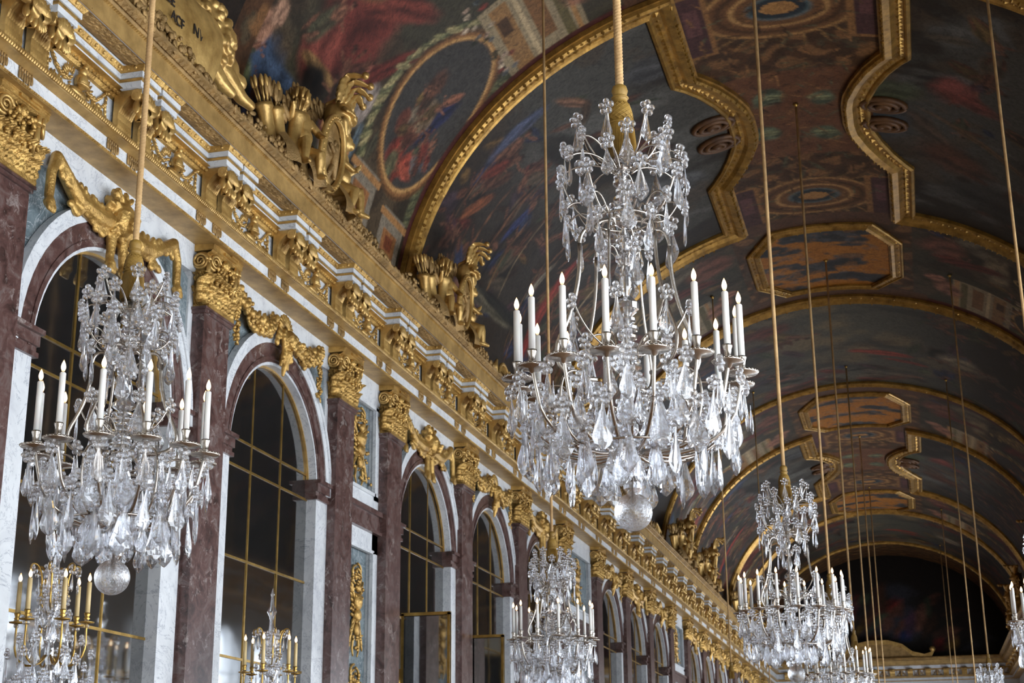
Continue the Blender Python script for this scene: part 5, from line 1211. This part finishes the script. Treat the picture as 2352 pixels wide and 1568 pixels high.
TH, TF = tassel_meshes()
def cord(x, y, lab, hi=False, small=False):
    zt = VZ+VB*math.sqrt(max(0, 1-((x-VC)/VA)**2))+H; z0 = CZ0+1.785 if not small else 2.46+H; k = .84 if small else 1.0
    t = thing('hanging_cord', lab, 'cord', (x, y, z0), 0, 'cords of the chandeliers')
    link('rope', rope_mesh(zt-z0-.01-.29*k, hi), t, (0, 0, .29*k), (0, 0, 0), (.80, .80, 1) if small else None); hd = link('netted_head', TH, t, scale=(k*.95, k*.95, .85*k)); link('fringe', TF, hd)
    hk = MB().lathe([(0, -.0), (.05, -.01), (.03, -.03), (.012, -.06), (0, -.06)], 10).obj('ceiling_hook', BRASS, t, (0, 0, zt-z0-.01))
    return t
ch = make_chandelier('crystal chandelier hanging nearest in the middle of the photo, its candles all lit', (-1.12, 6.28, CZ0))
cord(-1.12, 6.28, 'twisted cord and tassel above the nearest middle chandelier', True)
for x, y, lab, cl, rz in ((-1.12, 14.75, 'crystal chandelier at lower right, second in the middle row', 'cord above the second chandelier of the middle row', .2),
                     (-1.13, 22.2, 'crystal chandelier at the bottom right, half hidden behind the second middle one', 'cord of the third middle row chandelier', .3)):
    dup(ch, (x, y, CZ0), lab, rotz=rz); cord(x, y, cl)
sm = make_chandelier('slimmer crystal chandelier at the left in front of the nearest mirror', (-3.575, 6.28, CZS), 12, .40, .705, .80); cord(-3.575, 6.28, 'twisted cord and tassel above the left chandelier', True, True)
for x, y, lab, cl, rz in ((-3.50, 14.85, 'slim crystal chandelier low in the centre, before the far mirrors', 'cord above the low centre chandelier', .1),
                     (1.29, 14.85, 'slim crystal chandelier cut by the right edge of the photo', 'thick cord slanting near the right edge of the photo', .0),
                     (1.27, 29.8, 'tiny far chandelier just entering the bottom right of the photo', 'cord above the tiny far chandelier at the bottom right', .4)):
    dup(sm, (x, y, CZS), lab, rotz=rz); cord(x, y, cl, False, True)
for x, y, lab in ((-1.13, 29.6, 'thin cord, first right of the third middle row cord'), (-1.13, 37.6, 'thin cord, second right of the third middle row cord'), (-1.13, 45.4, 'thin cord, third right of the third middle row cord'), (-1.13, 53.2, 'thinnest cord at the middle of the far vault')): cord(x, y, lab)
for x, y, lab in ((1.27, 37.8, 'thin cord just left of the cord of the tiny far chandelier'), (1.27, 55.5, 'faint cord over the dark end wall, right of its pediment'), (1.27, 63.5, 'faintest cord over the dark end wall, left of the similar one'),
                  (-3.50, 29.8, 'thin cord crossing the foot of a far rib left of the second middle chandelier'), (-3.50, 37.6, 'thin cord just left of the second middle chandelier tassel')): cord(x, y, lab, False, True)
# ------------------------------------------------------------------ crystal candelabra on gilded stands before the mirrors
def make_candelabrum(lab, loc):
    t = thing('candelabrum', lab, 'candelabrum', loc, 0, 'gilt crystal candelabra'); R = random.Random(9)
    # z = 0 at the candle cups
    b = MB(); b.lathe([(0, -3.0+.06), (.22, -2.94), (.20, -2.85), (.08, -2.7), (.06, -2.2), (.09, -1.9), (.05, -1.6), (.07, -1.35), (.16, -1.25), (.17, -1.2), (0, -1.19)], 16); b.obj('stand', GOLD, t)
    b = MB(); pr = [(0, -1.19)]
    for k in range(11): z = -1.17+k*.15; pr += [(.02, z), (.045-.002*k, z+.04), (.04-.002*k, z+.10), (.018, z+.14)]
    pr += [(.025, .50), (.045, .54), (.02, .60), (.012, .68), (.018, .70), (.008, .73), (0, .76)]; b.lathe(pr, 12, sm=False); b.obj('stem', CRYSTAL, t)
    arm = arm_mesh([(.03, 0, -.22), (.10, 0, -.34), (.24, 0, -.30), (.235, 0, -.12), (.232, 0, -.08), (.232, 0, -.05), (.232, 0, -.01)], .0075, BRASS)
    up = arm_mesh([(.02, 0, .06), (.14, 0, .10), (.05, 0, .26), (.11, 0, .36), (.14, 0, .41), (.19, 0, .38), (.155, 0, .33)], .0075, BRASS)
    b = MB(); b.lathe([(.0, -.02), (.012, -.012), (.050, -.006), (.052, .002), (.014, .006), (.012, .014), (.022, .024), (.014, .034), (.020, .05), (.022, .062), (0, .062)], 14); cup = b.mesh('candle_cup', BRASS)
    cnd = MB().lathe([(0, 0), (.0165, 0), (.0155, .21), (0, .212)], 12).mesh('candle', CREAM); flm = MB().lathe([(0, 0), (.007, .003), (.012, .016), (.0125, .026), (.004, .054), (0, .062)], 10).mesh('flame', FLAME)
    for k in range(6):
        a = 2*PI*(k+.3)/6; link('arm', arm, t, (0, 0, 0), (0, 0, a)); link('crook', up, t, (0, 0, 0), (0, 0, a+.5))
        c = link('candle_cup', cup, t, (.232*math.cos(a), .232*math.sin(a), 0)); link('candle', cnd, c, (0, 0, .058)); link('flame', flm, c, (0, 0, .272))
        hang(t, .155, a+.5, .32, 's'); hang(t, .232, a, -.03, 'a'); hang(t, .20, a+.3, -.14, 'b'); hang(t, .27, a+.1, -.24, 'b'); hang(t, .12, a+.8, .02, 'b'); hang(t, .18, a+.6, -.38, 'c'); hang(t, .10, a+.2, -.55, 'c'); hang(t, .08, a+.4, .20, 'b')
        hang(t, .26, a+.7, -.45, 'c'); hang(t, .20, a+.15, -.62, 'd')
        for q in range(5): hang(t, R.uniform(.08, .30), a+R.uniform(0, 1), R.uniform(-.75, -.15), 'bcab'[q % 4])
        hang(t, .06, a+.9, .30, 's'); hang(t, .09, a+.1, .12, 'b')
    return t
cd = make_candelabrum('gilt crystal candelabrum with cream candles at the bottom left, below the left chandelier', (-5.62, 9.12, 1.24+H))
dup(cd, (-5.62, 12.75, 1.20+H), 'gilt crystal candelabrum with cream candles before the second mirror', rotz=.35)
dup(cd, (-5.62, 16.9, .80+H), 'gilt crystal candelabrum hidden low before the first trophy bay', rotz=.2) if False else None
